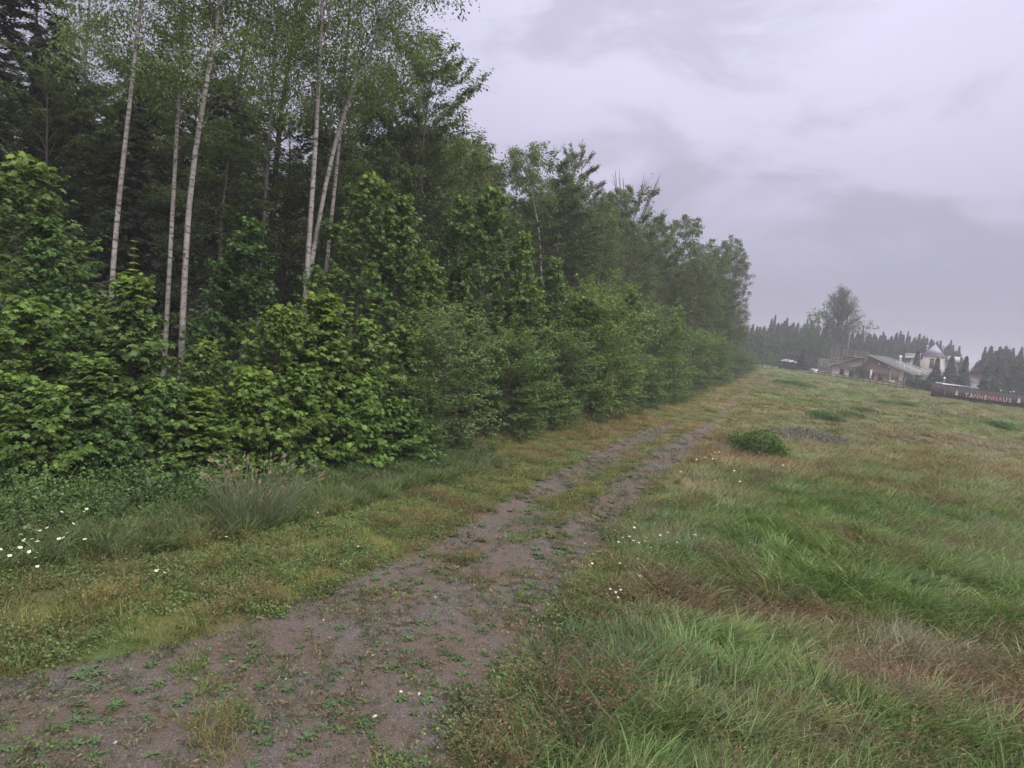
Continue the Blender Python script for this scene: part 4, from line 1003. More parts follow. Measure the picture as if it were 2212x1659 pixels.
window(-.6, .4, 4.2, 6.9, villa, -.72); window(.7, 1.7, 4.2, 6.9, villa, -.72); window(-4.2, -3.2, 3.6, 5.2, villa, -.1)
window(3.6, 4.8, 3.6, 5.2, villa, -.1); window(-.4, 1.8, .9, 2.9, villa, -.72)
for (xx, yy, zz) in ((-1.9, 4.2, 10.3), (1.9, 4.3, 10.9)): MB().box(xx, xx + .4, yy, yy + .4, 8.3, zz).build('chimney', M['slate'], villa); MB().box(xx - .05, xx + .45, yy - .05, yy + .45, zz + .01, zz + .3).build('chimney_cap', M['white'], villa)
MB().tube([(5.0, -.8, 6.4), (5.8, -.8, 5.2), (6.0, -.8, 3.5)], [.09, .09, .09], 6).build('downpipe', M['steel'], villa)
w = world(2108, 826, 165); gz = float(terr(w[0], w[1])); hs2 = thing('house', 'low house with red brown roof beyond the slim garden spruce', 'house', (w[0], w[1], gz), math.atan2(-w[0], w[1]))
MB().box(-1.5, 3.5, 0, 6, 0, 2.0).build('wall', M['cream'], hs2); MB().prism([(-2.6, 2.0), (3.6, 2.0), (3.2, 4.2), (-2.3, 4.2)], -.4, 4).build('roof', M['redroof'], hs2)
MB().add([(-1.8, -2.5, .9), (4.8, -2.5, .9), (4.2, 0.5, 2.3), (-1.4, 0.5, 2.3), (-1.8, -2.5, .75), (4.8, -2.5, .75), (4.2, .5, 2.15), (-1.4, .5, 2.15)], [(0, 1, 2, 3), (7, 6, 5, 4), (0, 4, 5, 1), (1, 5, 6, 2), (2, 6, 7, 3), (3, 7, 4, 0)]).build('porch_roof', M['slate'], hs2)
window(-.8, .2, .6, 1.6, hs2, -.06); window(1.6, 2.6, .6, 1.6, hs2, -.06)

# clipped hedge behind the fence
a = world(1958, 822, 133); b = world(2012, 836, 117)
tt = math.atan2(b[1] - a[1], b[0] - a[0]); ln = math.hypot(b[1] - a[1], b[0] - a[0]); gz = float(terr(a[0], a[1]))
rng = np.random.default_rng(5); n = 5200
pz = rng.random((n, 3)); face = rng.integers(0, 3, n); pz[face == 0, 1] = 0; pz[face == 1, 2] = 1; pz[face == 2, 1] = rng.random((face == 2).sum()) * .3
o = np.column_stack([pz[:, 0] * ln, pz[:, 1] * 1.2, pz[:, 2] * 1.7]) + rng.normal(0, .06, (n, 3))
Vl, Fl, vv, t_ = leaves(o, rng.normal(0, 1, (n, 3)), np.tile([0, -1.0, .5], (n, 1)), rng.uniform(.15, .28, n), T_OVAL, rng)
hg = thing('clipped_hedge', 'dark clipped hedge behind the rail fence beside the timber house', 'hedge', (a[0], a[1], gz), tt)
h1 = ob('foliage', mk_mesh('hedge', Vl, Fl, M['bush'], {'v': vv, 'tip': t_}), hg); h1.color = (.35, .5, .45, 1)
MB().box(.05, ln - .05, .1, 1.1, 0, 1.6).build('branches', M['bark'], hg)

# ------------------------------------------------------------------ rail fence
fp = [((1700 + a / 5.53) * .96, (700 + b / 5.53) * .96) for a, b in ((365, 745), (690, 792), (850, 822), (1010, 848), (1180, 872), (1340, 900), (1500, 928), (1660, 952), (1830, 980), (2000, 1002), (2165, 1028))]
fg = [ground_at(*p) for p in fp]
fence = thing('rail_fence', 'dark low two rail fence running from the hut past the timber house', 'fence', tuple(fg[0]), 0)
F0 = fg[0]
allp = []
for q in range(len(fg) - 1):
    sub = 3 if q == 0 else 2
    for s in range(sub): allp.append(fg[q] + (fg[q + 1] - fg[q]) * s / sub)
allp.append(fg[-1])
allp = [np.array((p[0], p[1], float(terr(p[0], p[1])))) - F0 for p in allp]
for k, p in enumerate(allp):
    MB().box(p[0] - .07, p[0] + .07, p[1] - .07, p[1] + .07, p[2] - .2, p[2] + 1.12).build('post', M['fencewood'], fence)
    if k:
        for zz in (.5, .98):
            a_, b_ = allp[k - 1], p
            MB().beam((a_[0], a_[1] - .1, a_[2] + zz), (b_[0], b_[1] - .1, b_[2] + zz), .05, .13).build('rail', M['fencewood'], fence)

# ------------------------------------------------------------------ lettered board wall
A = ground_at(2011, 858); C = ground_at(2039, 861.5); E_ = ground_at(2212, 884)
dirE = (E_ - C); lenE = np.linalg.norm(dirE[:2]); dirE = dirE / lenE
sw = thing('board_wall', 'dark board wall with pale capital letters TANNENHAUS between two small fir emblems', 'wall', tuple(C), math.atan2(dirE[1], dirE[0]))
LT = lenE + 4.0; bw = 0.24; HW = 2.02
k = 0; x = 0.0
bm_ = MB().box(0, bw - .015, 0, .05, -.25, HW).mesh('board', M['signwood'])
while x < LT:
    wx = C + dirE * x; dz = float(terr(wx[0], wx[1])) - C[2]
    o = ob('board', bm_, sw, (x, 0.0 if k % 2 else .015, dz * .5 + ((k * 7) % 5) * .004)); x += bw; k += 1
for zz in (0.35, 1.6): MB().box(0, LT, .07, .14, zz, zz + .12).build('rail', M['fencewood'], sw)
MB().box(-.05, LT, -.04, .12, HW + .03, HW + .09).build('capping', M['signwood2'], sw)
# side section
dA = A - C; lA = np.linalg.norm(dA[:2])
sw2 = thing('board_fence', 'lighter brown short board fence turning off the left end of the lettered wall', 'fence', tuple(C), math.atan2(dA[1], dA[0]))
x = 0.05; bm2 = MB().box(0, .2, 0, .05, -.25, 2.08).mesh('board', M['signwood2'])
while x < lA: ob('board', bm2, sw2, (x, 0 if int(x / .215) % 2 else .012, 0)); x += .215
def on_wall(px):
    # parameter along the wall seen at column px
    best = min(np.arange(0, LT, .02), key=lambda s_: abs(proj(C + dirE * s_ + np.array((0, 0, .9)))[0] - px)); return float(best)
def proj(p):
    v = Vector((p[0], p[1], p[2] - CAMZ)); return (W0 / 2 + FPX * v.dot(cx) / v.dot(cf), H0 / 2 - FPX * v.dot(cu) / v.dot(cf))
s0, s1 = on_wall(2088), on_wall(2182)
for k, chx in enumerate('TANNENHAUS'):
    cu_ = bpy.data.curves.new('letter', 'FONT'); cu_.body = chx; cu_.size = 1.0; cu_.extrude = .03; cu_.offset = .018; cu_.align_x = 'CENTER'
    tmp = bpy.data.objects.new('tmp', cu_); COL.objects.link(tmp); bpy.context.view_layer.update()
    me = bpy.data.meshes.new_from_object(tmp.evaluated_get(bpy.context.evaluated_depsgraph_get())); bpy.data.objects.remove(tmp)
    me.materials.clear(); me.materials.append(M['letterred'] if k in (2, 3, 5, 6, 7) else M['letter']); me.materials.append(M['letterside'])
    for p in me.polygons: p.material_index = 0 if abs(p.normal.z) > .7 else 1
    o = ob('letter', me, sw, (s0 + (s1 - s0) * k / 9, -.055, .66)); o.rotation_euler = (R(90), 0, 0); o.scale = (.70, .80, 1)
for pxe in (2066.6, 2201):
    s_ = on_wall(pxe); o = MB()
    for (z0, z1, hw_) in ((.12, .5, .24), (.36, .68, .18), (.56, .84, .12)): o.prism([(-hw_, z0), (hw_, z0), (0, z1)], -.03 - z0 * .02, 0)
    o.box(-.04, .04, -.02, 0, 0, .12); o.build('fir_emblem', M['letter'], sw, (s_, -.03, .68))
# canopy edge and lamps behind the wall
a = world(2036, 827.5, 101); b = world(2117, 838.5, 100)
tt = math.atan2(b[1] - a[1], b[0] - a[0]); ln = math.hypot(b[1] - a[1], b[0] - a[0]); gz = float(terr(a[0], a[1])); zt = (a[2] + b[2]) / 2 - gz
cn = thing('canopy', 'white edged flat canopy just behind the lettered wall', 'canopy', (a[0], a[1], gz), tt)
slp = (b[2] - a[2])
MB().prism([(0, zt - slp / 2 - .13), (ln, zt + slp / 2 - .13), (ln, zt + slp / 2 + .03), (0, zt - slp / 2 + .03)], 0, 2.5).build('roof', M['white'], cn)
for xx in (.1, ln / 2, ln - .1):
    for yy in (.15, 2.3): MB().box(xx - .05, xx + .05, yy, yy + .1, 0, zt - abs(slp) / 2 - .14).build('post', M['white'], cn)
for (px, py, D_, rr_, lab) in ((2040.5, 816.5, 104, .16, 'white globe lamp at the left end of the lettered wall'), (2162, 844, 100, .10, 'small white garden lamp above the letters H and A'), (2183, 847, 100, .12, 'small white garden lamp above the last letter'), (2190, 846, 101, .11, 'small white garden lamp right of the last letter')):
    w = world(px, py, D_); gz = float(terr(w[0], w[1])); lp = thing('garden_lamp', lab, 'lamp', (w[0], w[1], gz), 0, 'white garden lamps behind the wall')
    h = w[2] - gz; th = np.linspace(0, math.pi, 8)
    MB().tube([(0, 0, h - rr_ * math.cos(q)) for q in th], [max(.004, rr_ * math.sin(q)) for q in th], 12).build('globe', M['white'], lp, smooth=True)
    MB().tube([(0, 0, 0), (0, 0, h - rr_)], [.04, .03], 6).build('post', M['offwhite'], lp)

# ------------------------------------------------------------------ ground plants: tufts scattered as stuff
def tuft(seed, n, hh, spread, lean, width, heads=0.0, seg=3, curl=1.0, ang=0.5):
    rng = np.random.default_rng(seed)
    a = rng.uniform(0, 2 * math.pi, n); r = np.sqrt(rng.random(n)) * spread
    b = np.stack([np.cos(a) * r, np.sin(a) * r, np.full(n, -.03)], -1)
    h = rng.uniform(*hh, n)
    da = rng.normal(0, ang, n); dirv = np.stack([np.cos(da), np.sin(da), np.zeros(n)], -1)
    out = np.stack([np.cos(a), np.sin(a), np.zeros(n)], -1)
    dh = norm(dirv * lean + out * 0.5 + rng.normal(0, .25, (n, 3)) * [1, 1, 0])
    le = np.clip(lean * rng.uniform(.6, 1.3, n), 0.08, 1.5)
    s = np.linspace(0, 1, seg + 1)
    th0 = 0.15 + 0.25 * rng.random(n); V_ = []
    pos = b.copy(); P = [pos.copy()]
    for k in range(seg):
        th = th0 + le * (s[k + 1]) ** curl * 1.35
        st = (h / seg)[:, None] * (dh * np.sin(th)[:, None] + np.array([0, 0, 1.0]) * np.cos(th)[:, None])
        pos = pos + st; pos[:, 2] = np.maximum(pos[:, 2], 0.01 + 0.02 * rng.random(n)); P.append(pos.copy())
    P = np.stack(P, 1)
    sd_ = norm(np.cross(dh, [0, 0, 1.0]) + rng.normal(0, .5, (n, 3)))
    w = width * rng.uniform(.7, 1.3, n)[:, None, None] * (1 - s ** 1.6 * .98)[None, :, None]
    Vv = np.concatenate([P - sd_[:, None] * w, P + sd_[:, None] * w], 1)    # n, 2(seg+1), 3
    m_ = seg + 1
    base = np.arange(n)[:, None, None] * 2 * m_
    q = np.array([(k, k + 1, m_ + k + 1, m_ + k) for k in range(seg)])
    F = (base + q[None]).reshape(-1, 4)
    v = np.repeat(rng.random(n), 2 * m_); tp = np.zeros(n * 2 * m_)
    V_ = [Vv.reshape(-1, 3)]; F_ = [F]; va_, ta_ = [v], [tp]; nn = n * 2 * m_
    if heads:
        k = rng.choice(n, int(n * heads), replace=False); kk = len(k)
        rep = 7; o = np.repeat(P[k, -1], rep, 0) + rng.normal(0, .012, (kk * rep, 3)); tdir = norm(P[k, -1] - P[k, -2]); o = o - np.repeat(tdir, rep, 0) * np.tile(np.linspace(0, .12, rep), kk)[:, None]
        lv_, lf_, lvv, lt_ = leaves(o, np.repeat(tdir, rep, 0) + rng.normal(0, .5, (kk * rep, 3)), rng.normal(0, 1, (kk * rep, 3)), rng.uniform(.02, .045, kk * rep), T_NARROW, rng, np.ones(kk * rep))
        V_.append(lv_); va_.append(lvv); ta_.append(lt_)
        me = mk_mesh('tuft', np.concatenate(V_), [F, lf_ + nn], M['blade'], {'v': np.concatenate(va_), 'tip': np.concatenate(ta_)})
    else:
        me = mk_mesh('tuft', V_[0], F, M['blade'], {'v': v, 'tip': tp})
    return me

def weed(seed, n, hgt, spread, ls, tm=T_OVAL, stems=10):
    rng = np.random.default_rng(seed)
    st = rng.normal(0, spread * .4, (stems, 2)); tipx = st + rng.normal(0, spread * .6, (stems, 2)); hh = rng.uniform(.5, 1, stems) * hgt
    k = rng.integers(0, stems, n); u = rng.random(n) ** .7
    o = np.column_stack([st[k] + (tipx[k] - st[k]) * u[:, None], hh[k] * u]) + rng.normal(0, ls * .4, (n, 3)); o[:, 2] = np.abs(o[:, 2])
    a = rng.uniform(0, 6.28, n); d = np.column_stack([np.cos(a), np.sin(a), rng.normal(.1, .35, n)])
    V_, F_, v_, t_ = leaves(o, d, np.tile([0, 0, 1.0], (n, 1)), ls * rng.uniform(.6, 1.3, n), tm, rng, (rng.random(n) > .85) * .5)
    return mk_mesh('weed', V_, F_, M['weed'], {'v': v_, 'tip': t_})

def make_lib(name, meshes):
    c = bpy.data.collections.new(name)
    for i, me in enumerate(meshes):
        o = bpy.data.objects.new('%s_%02d' % (name, i), me); c.objects.link(o)
    return c

def scatter(name, label, x, y, lib, nvar, rot, scl, tintc, dz=0.0, seed=0):
    rng = np.random.default_rng(seed); n = len(x)
    z = terr(x, y) + dz
    me = bpy.data.meshes.new(name); me.vertices.add(n)
    me.vertices.foreach_set('co', np.column_stack([x, y, z]).astype(np.float32).ravel())
    def att(an, ty, data, key):
        a = me.attributes.new(an, ty, 'POINT'); a.data.foreach_set(key, np.asarray(data).ravel())
    att('rot', 'FLOAT_VECTOR', rot.astype(np.float32), 'vector'); att('scl', 'FLOAT_VECTOR', scl.astype(np.float32), 'vector'); att('idx', 'INT', rng.integers(0, nvar, n).astype(np.int32), 'value')
    c = np.ones((n, 4), np.float32); c[:, :3] = tintc; att('tint', 'FLOAT_COLOR', c, 'color')
    o = ob(name, me); tag(o, label, name.split('_')[-1], kind='stuff')
    g = bpy.data.node_groups.new(name, 'GeometryNodeTree'); g.interface.new_socket('Geometry', in_out='INPUT', socket_type='NodeSocketGeometry'); g.interface.new_socket('Geometry', in_out='OUTPUT', socket_type='NodeSocketGeometry')
    L = g.links.new
    gi = g.nodes.new('NodeGroupInput'); go = g.nodes.new('NodeGroupOutput')
    ip = g.nodes.new('GeometryNodeInstanceOnPoints'); ci = g.nodes.new('GeometryNodeCollectionInfo')
    ci.inputs['Collection'].default_value = lib; ci.inputs['Separate Children'].default_value = True; ci.inputs['Reset Children'].default_value = True
    def na(nm, ty):
        q = g.nodes.new('GeometryNodeInputNamedAttribute'); q.data_type = ty; q.inputs['Name'].default_value = nm; return q
    ar = na('rot', 'FLOAT_VECTOR'); asx = na('scl', 'FLOAT_VECTOR'); ai = na('idx', 'INT')
    er = g.nodes.new('FunctionNodeEulerToRotation')
    L(ar.outputs['Attribute'], er.inputs[0])
    L(gi.outputs[0], ip.inputs['Points']); L(ci.outputs[0], ip.inputs['Instance']); ip.inputs['Pick Instance'].default_value = True
    L(ai.outputs['Attribute'], ip.inputs['Instance Index']); L(er.outputs[0], ip.inputs['Rotation']); L(asx.outputs['Attribute'], ip.inputs['Scale'])
    L(ip.outputs[0], go.inputs[0])
    md = o.modifiers.new('scatter', 'NODES'); md.node_group = g
    return o

def sample(n, x0, x1, y0, y1, dens, seed):
    """rejection sampling; dens(x, y) in 0..1"""
    rng = np.random.default_rng(seed); x = rng.uniform(x0, x1, n); y = rng.uniform(y0, y1, n)
    k = rng.random(n) < dens(x, y)
    # keep only what the camera or a step to its side could see
    px = x / np.maximum(y, .5)
    k &= (px > -1.05) & (px < 1.05)
    return x[k], y[k]

LONG = make_lib('long_grass', [tuft(400 + i, 60, (.25, .60), .17, .7, .0080, seg=4, ang=.6) for i in range(5)])
BENT = make_lib('bent_grass', [tuft(410 + i, 60, (.35, .65), .15, .75, .0030, heads=.5, seg=3, ang=.4) for i in range(4)])
SHORT = make_lib('short_grass', [tuft(420 + i, 46, (.07, .22), .13, .45, .0040, seg=2, ang=1.5) for i in range(5)])
STRAW = make_lib('straw_grass', [tuft(430 + i, 40, (.18, .36), .14, .35, .0022, heads=.6, seg=2, ang=1.5) for i in range(3)])
FARG = make_lib('far_grass', [tuft(440 + i, 90, (.2, .5), .35, .6, .010, seg=2, ang=1.2) for i in range(4)])
FARB = make_lib('far_bent', [tuft(450 + i, 90, (.25, .5), .35, .4, .006, heads=.5, seg=2, ang=1.2) for i in range(3)])
WEED = make_lib('weed_leaves', [weed(460 + i, 150, .6, .30, .055, T_OVAL) for i in range(3)] + [weed(465, 90, .5, .28, .07, T_MAPLE)])
LOWW = make_lib('low_weeds', [weed(470 + i, 46, .08, .14, .035, T_OVAL, 8) for i in range(4)])
SPRIG = make_lib('sprigs', [weed(480 + i, 9, .03, .035, .028, T_NARROW, 4) for i in range(4)] + [tuft(485, 10, (.03, .07), .03, .6, .0022, seg=2, ang=3)])

def flow(x, y):
    return -0.9 + 3.4 * (fbm(x / 2.6, y / 2.6, 91, 2) - 0.5) * 1.6 + 1.2 * (fbm(x / 0.9, y / 0.9, 92, 2) - .5)

def rots(x, y, rng, along=True, tilt=.12):
    n = len(x); a = flow(x, y) + rng.normal(0, .75, n) if along else rng.uniform(0, 6.28, n)
    return np.column_stack([rng.normal(0, tilt, n), rng.normal(0, tilt, n), a])
def scls(n, rng, lo, hi, zmul=1.0):
    s = rng.uniform(lo, hi, n); return np.column_stack([s, s, s * zmul])
def jit(c, rng, a=.18):
    n = len(c); return c * (1 + rng.normal(0, a, (n, 1))) * (1 + rng.normal(0, .05, (n, 3)))

mead_near = lambda x, y: sstep(0.05, .5, x - xr(y)) * (1.0 / (1 + (np.hypot(x, y) / 13) ** 2.2))
redness = lambda c: 0.65 * sstep(0.98, 1.35, c[:, 0] / c[:, 1])
rng = np.random.default_rng(900)
x, y = sample(62000, -1, 34, 2.5, 32, mead_near, 901)
c = tint(x, y); br = redness(c) > rng.random(len(x)) * 0.8 + .1
xx, yy = x[~br], y[~br]; n = len(xx)
scatter('meadow_grass', 'long lush grass laid over in swirls right of the track', xx, yy, LONG, 5, rots(xx, yy, rng), scls(n, rng, .7, 1.15, 1.0) * (0.55 + .45 * sstep(.1, 1.5, xx - xr(yy)))[:, None], jit(c[~br], rng, .25) * 1.30, seed=1)
xx, yy = x[br], y[br]; n = len(xx)
scatter('meadow_bent_grass', 'reddish brown bent grass with fine seed heads in the meadow', xx, yy, BENT, 4, rots(xx, yy, rng), scls(n, rng, .65, 1.05, .9) * (0.55 + .45 * sstep(.1, 1.5, xx - xr(yy)))[:, None], jit(c[br], rng) * np.array((1.22, 1.2, 1.12)), seed=2)
# sparse taller bent stalks over the green
x, y = sample(16000, -1, 34, 2.5, 30, lambda x, y: mead_near(x, y) * (fbm(x / 1.5, y / 1.5, 77, 2) > .47), 903)
scatter('bent_stalk_grass', 'scattered brown grass stalks above the green meadow', x, y, BENT, 4, rots(x, y, rng), scls(len(x), rng, .7, 1.1, 1.0), jit(np.tile((0.165, 0.125, 0.09), (len(x), 1)), rng), seed=3)
# meadow beyond
far_d = lambda x, y: sstep(.2, 1.2, x - xr(y)) * sstep(13, 24, np.hypot(x, y)) * np.minimum(1, (34 / np.hypot(x, y)) ** 1.1) * (np.hypot(x, y) < 190)
x, y = sample(64000, 3, 125, 10, 175, far_d, 905)
s_ = 0.8 + np.hypot(x, y) / 80
c = tint(x, y); br = redness(c) > rng.random(len(x)) * .9 + .1
for q, nm, lib, nv, lab in ((~br, 'far_meadow_grass', FARG, 4, 'green and olive grass of the farther meadow'), (br, 'far_meadow_bent_grass', FARB, 3, 'reddish brown seeding grass of the farther meadow')):
    xx, yy = x[q], y[q]; sq = scls(len(xx), rng, .6, 1.1, .75) * s_[q][:, None]; sq[:, 2] /= s_[q] ** .55
    scatter(nm, lab, xx, yy, lib, nv, rots(xx, yy, rng, False), sq, jit(c[q], rng) * 1.1, seed=4)
# verge between track and hedge, and strip right of the track
gdens = lambda x, y: (1 - sstep(.40, .72, gravel(x, y) + (fbm(x / .45, y / .45, 15, 3) - .5) * 1.5))
ug = lambda y: np.interp(y, [4, 8.5, 9.8, 12.3, 15, 18], [-12, -7.4, -5.9, -4.3, -2.9, -1.2])   # front of the undergrowth
verge_d = lambda x, y: gdens(x, y) * (x < xr(y) + .5) * (x > np.minimum(xe(y), ug(y)) - .6) * (1.0 / (1 + (np.hypot(x, y) / 15) ** 2)) * (0.38 + .62 * sstep(.40, .56, fbm(x / .6, y / .6, 16, 3)))
x, y = sample(95000, -13, 16, 3, 40, verge_d, 907)
c = tint(x, y); q = rng.random(len(x)) < (.35 * redness(c) + .12)
scatter('verge_grass', 'short yellow green grass on the verge beside the track', x[~q], y[~q], SHORT, 5, rots(x[~q], y[~q], rng, False), scls((~q).sum(), rng, .6, 1.2), jit(c[~q], rng, .28) * 1.1, seed=5)
scatter('verge_straw_grass', 'fine straw coloured seeding grass on the verge', x[q], y[q], STRAW, 3, rots(x[q], y[q], rng, False), scls(q.sum(), rng, .6, 1.1), jit(c[q] * .5 + np.array((.18, .15, .09)) * .5, rng), seed=6)
x, y = sample(70000, -13, 10, 3, 20, lambda x, y: verge_d(x, y) * (fbm(x / .5, y / .5, 18, 2) > .40), 908)
scatter('verge_weeds', 'low leafy weeds and clover on the verge', x, y, LOWW, 4, rots(x, y, rng, False), scls(len(x), rng, .6, 1.4), jit(np.tile((.105, .145, .050), (len(x), 1)), rng, .3), seed=7)
fv = lambda x, y: (x < xr(y) + .7) * (x > xe(y) - .5) * sstep(20, 30, y) * (1 - sstep(.25, .5, gravel(x, y))) * np.minimum(1, (40 / y) ** 1.2)
x, y = sample(60000, 0, 62, 20, 165, fv, 909)
s_ = 0.6 + np.hypot(x, y) / 90
sq = scls(len(x), rng, .6, 1.0, .42) * s_[:, None]
scatter('far_verge_grass', 'olive and straw grass along the farther track', x, y, FARG, 4, rots(x, y, rng, False), sq, jit(tint(x, y), rng) * 1.1, seed=8)
# grass tufts and sprigs on the gravel itself
pathd = lambda x, y: (gravel(x, y) > .12) * (1 / (1 + (y / 13) ** 2.2)) * (.24 + .76 * sstep(.45, .62, fbm(x / .6, y / .6, 19, 3)))
x, y = sample(150000, -9, 9, 3, 30, pathd, 910)
cc = np.where(rng.random((len(x), 1)) < .35, (.16, .12, .075), (.085, .115, .05))
scatter('track_sprigs', 'tiny sprigs of moss and grass growing through the gravel', x, y, SPRIG, 5, rots(x, y, rng, False), scls(len(x), rng, .6, 1.7) * (0.8 + y / 26)[:, None], jit(cc, rng, .3), seed=9)
# clover mat right of the near track
cl = lambda x, y: np.exp(-((x - xr(y) - .35) / .55) ** 2) * (1 / (1 + (y / 9) ** 3)) * (fbm(x / .5, y / .5, 20, 2) > .38)
x, y = sample(14000, -1, 6, 3, 16, cl, 911)
scatter('clover_weeds', 'clover mat along the near right edge of the track', x, y, LOWW, 4, rots(x, y, rng, False), scls(len(x), rng, .8, 1.5), jit(np.tile((.085, .105, .05), (len(x), 1)), rng, .3), seed=10)
# undergrowth before the forest
und = lambda x, y: (x < ug(y) + .3) * (x > xe(y) - 2.6) * .9
x, y = sample(9000, -15, 0, 7, 19, und, 912)
dd_ = sstep(0, 2.5, ug(y) - x)
sq = scls(len(x), rng, .55, 1.2) * (0.35 + .65 * dd_)[:, None]; sq[:, 2] *= rng.uniform(.7, 1.7, len(x))
scatter('undergrowth_weeds', 'dense nettles and leafy weeds in front of the forest edge', x, y, WEED, 4, rots(x, y, rng, False), sq, jit(np.tile((.085, .140, .050), (len(x), 1)) * (0.8 + .5 * rng.random((len(x), 1))), rng), seed=11)
x, y = sample(9000, -14, 0, 7, 19, lambda x, y: (np.abs(x - ug(y) - .1) < .9) * .9, 913)
scatter('tall_verge_grass', 'knee high grass at the foot of the undergrowth', x, y, LONG, 5, rots(x, y, rng, False), scls(len(x), rng, .5, .95), jit(np.tile((.105, .138, .055), (len(x), 1)), rng, .25), seed=12)
# fringe under the hedge
x, y = sample(30000, -6, 60, 14, 140, lambda x, y: (np.abs(x - xe(y) - .2) < 1.0) * np.minimum(1, (25 / y)), 914)
scatter('hedge_foot_weeds', 'leafy fringe of weeds under the hedge row', x, y, WEED, 4, rots(x, y, rng, False), scls(len(x), rng, .5, .9) * (.8 + y / 90)[:, None], jit(np.tile((.06, .105, .045), (len(x), 1)), rng), seed=13)

# ------------------------------------------------------------------ plantains on the gravel: things
def plantain(seed):
    rng = np.random.default_rng(seed); n = rng.integers(8, 13); V_, F_, v_ = [], [], []; k = 0
    for i in range(n):
        a = i * 2.4 + rng.normal(0, .2); L_ = rng.uniform(.05, .10); w = L_ * .24; el = rng.uniform(.1, .6)
        c, s = math.cos(a), math.sin(a)
        for (u, ww, z) in ((0, .12, 0), (.3, .7, math.sin(el) * .3), (.6, 1, math.sin(el) * .5), (.85, .7, math.sin(el) * .45), (1, .05, math.sin(el) * .3)):
            r = L_ * u * math.cos(el * .5) + .006
            V_ += [(c * r - s * w * ww, s * r + c * w * ww, L_ * z + .006 + .008 * ww), (c * r, s * r, L_ * z + .004), (c * r + s * w * ww, s * r - c * w * ww, L_ * z + .006 + .008 * ww)]; v_ += [rng.random() * .3 + .35] * 3
        for q in range(4):
            b = k + q * 3; F_ += [(b, b + 1, b + 4, b + 3), (b + 1, b + 2, b + 5, b + 4)]
        k += 15
    return mk_mesh('plantain', np.array(V_), np.array(F_), M['plantain'], {'v': v_, 'tip': np.zeros(len(v_))})
PL = [plantain(500 + i) for i in range(6)]
prs = np.random.default_rng(510)
x, y = sample(5200, -8, 8, 4.2, 20, lambda x, y: (gravel(x, y) > .45) * (1 / (1 + (y / 12) ** 2)) * (.35 + .65 * (fbm(x / 1.2, y / 1.2, 22, 2) > .5)), 511)
order = np.argsort(np.hypot(x, y))[:290]
for k, i in enumerate(order):
    o = ob('plantain', PL[k % 6], None, (x[i], y[i], float(terr(x[i], y[i])) - .002))
    s = prs.uniform(.4, 1.0); o.scale = (s, s, s * prs.uniform(.7, 1.2)); o.rotation_euler = (0, 0, prs.uniform(0, 6)); g = prs.uniform(.8, 1.25); o.color = (g, g, g * prs.uniform(.8, 1.1), 1)
    tag(o, 'small green plantain rosette growing out of the gravel track', 'plant', 'plantain rosettes on the gravel track')

x, y = sample(5000, -6, 14, 9, 34, lambda x, y: (gravel(x, y) > .3) * (1 / (1 + (y / 18) ** 2)) * (.3 + .7 * (fbm(x / 1.1, y / 1.1, 23, 2) > .48)), 512)
far_ = np.hypot(x, y) > np.hypot(*(lambda q: (q[0], q[1]))(world(1106, 1100, 12.0)[:2])) - 1
M['plantain_far'] = leaf_mat('plantain leaves tinted', (1, 1, 1), (1.2, 1.2, 1), .15, inst=True)
PLF = []
for q in range(3):
    me_ = PL[q].copy(); me_.materials.clear(); me_.materials.append(M['plantain_far']); PLF.append(me_)
scatter('plantain_weeds', 'many small dark plantains on the farther gravel', x[far_], y[far_], make_lib('plantains', PLF), 3, rots(x[far_], y[far_], prs, False), scls(far_.sum(), prs, .7, 1.5), jit(np.tile((.075, .105, .055), (far_.sum(), 1)), prs, .2), seed=15)
# ------------------------------------------------------------------ feather grass clump, flowers, meadow shrubs
w = ground_at(548, 1128); rgc = thing('grass_clump', 'tall clump of pale feathery reed grass before the maple bushes', 'grass clump', tuple(w))
rng = np.random.default_rng(520); n = 150
a = rng.uniform(0, 6.28, n); r = np.sqrt(rng.random(n)) * .55; b = np.column_stack([np.cos(a) * r * 1.2, np.sin(a) * r, np.zeros(n)])
Vs, Fs, va, ta, k0 = [], [], [], [], 0; plume = []
for i in range(n):
    h = rng.uniform(.7, 1.3); out = norm(np.array([b[i, 0] + rng.normal(0, .2), b[i, 1], 0.001]))
    P = np.array([b[i] + out * (u ** 2 * h * rng.uniform(.1, .6)) + np.array([0.10 * u ** 3, 0, h * (u - .12 * u ** 3)]) for u in (0, .4, .75, 1)])
    V_, F_ = tube(P, [.006, .005, .004, .002], 3); Vs.append(V_); Fs.append(F_ + k0); k0 += len(V_); va += [rng.random()] * len(V_); ta += [.35] * len(V_)
    plume.append((P[-2], P[-1]))
ob('stalks', mk_mesh('stalks', np.concatenate(Vs), np.concatenate(Fs), M['reed'], {'v': va, 'tip': ta}), rgc)
o_ = np.concatenate([np.linspace(p[1] * .75 + p[0] * .25, p[1], 9) for p in plume]); d_ = np.concatenate([np.tile(p[1] - p[0], (9, 1)) for p in plume]); d_ = norm(d_) + rng.normal(0, .28, o_.shape)
Vl, Fl, vv, t_ = leaves(o_, d_, rng.normal(0, 1, o_.shape), rng.uniform(.035, .07, len(o_)), T_NARROW, rng, np.full(len(o_), 1.0))
ob('plumes', mk_mesh('plumes', Vl, Fl, M['reed'], {'v': vv, 'tip': t_}), rgc)
tf_ = tuft(530, 420, (.5, 1.0), .62, .5, .006, seg=4, ang=3); tf_.materials.clear(); tf_.materials.append(M['reed']); ob('leaves', tf_, rgc)

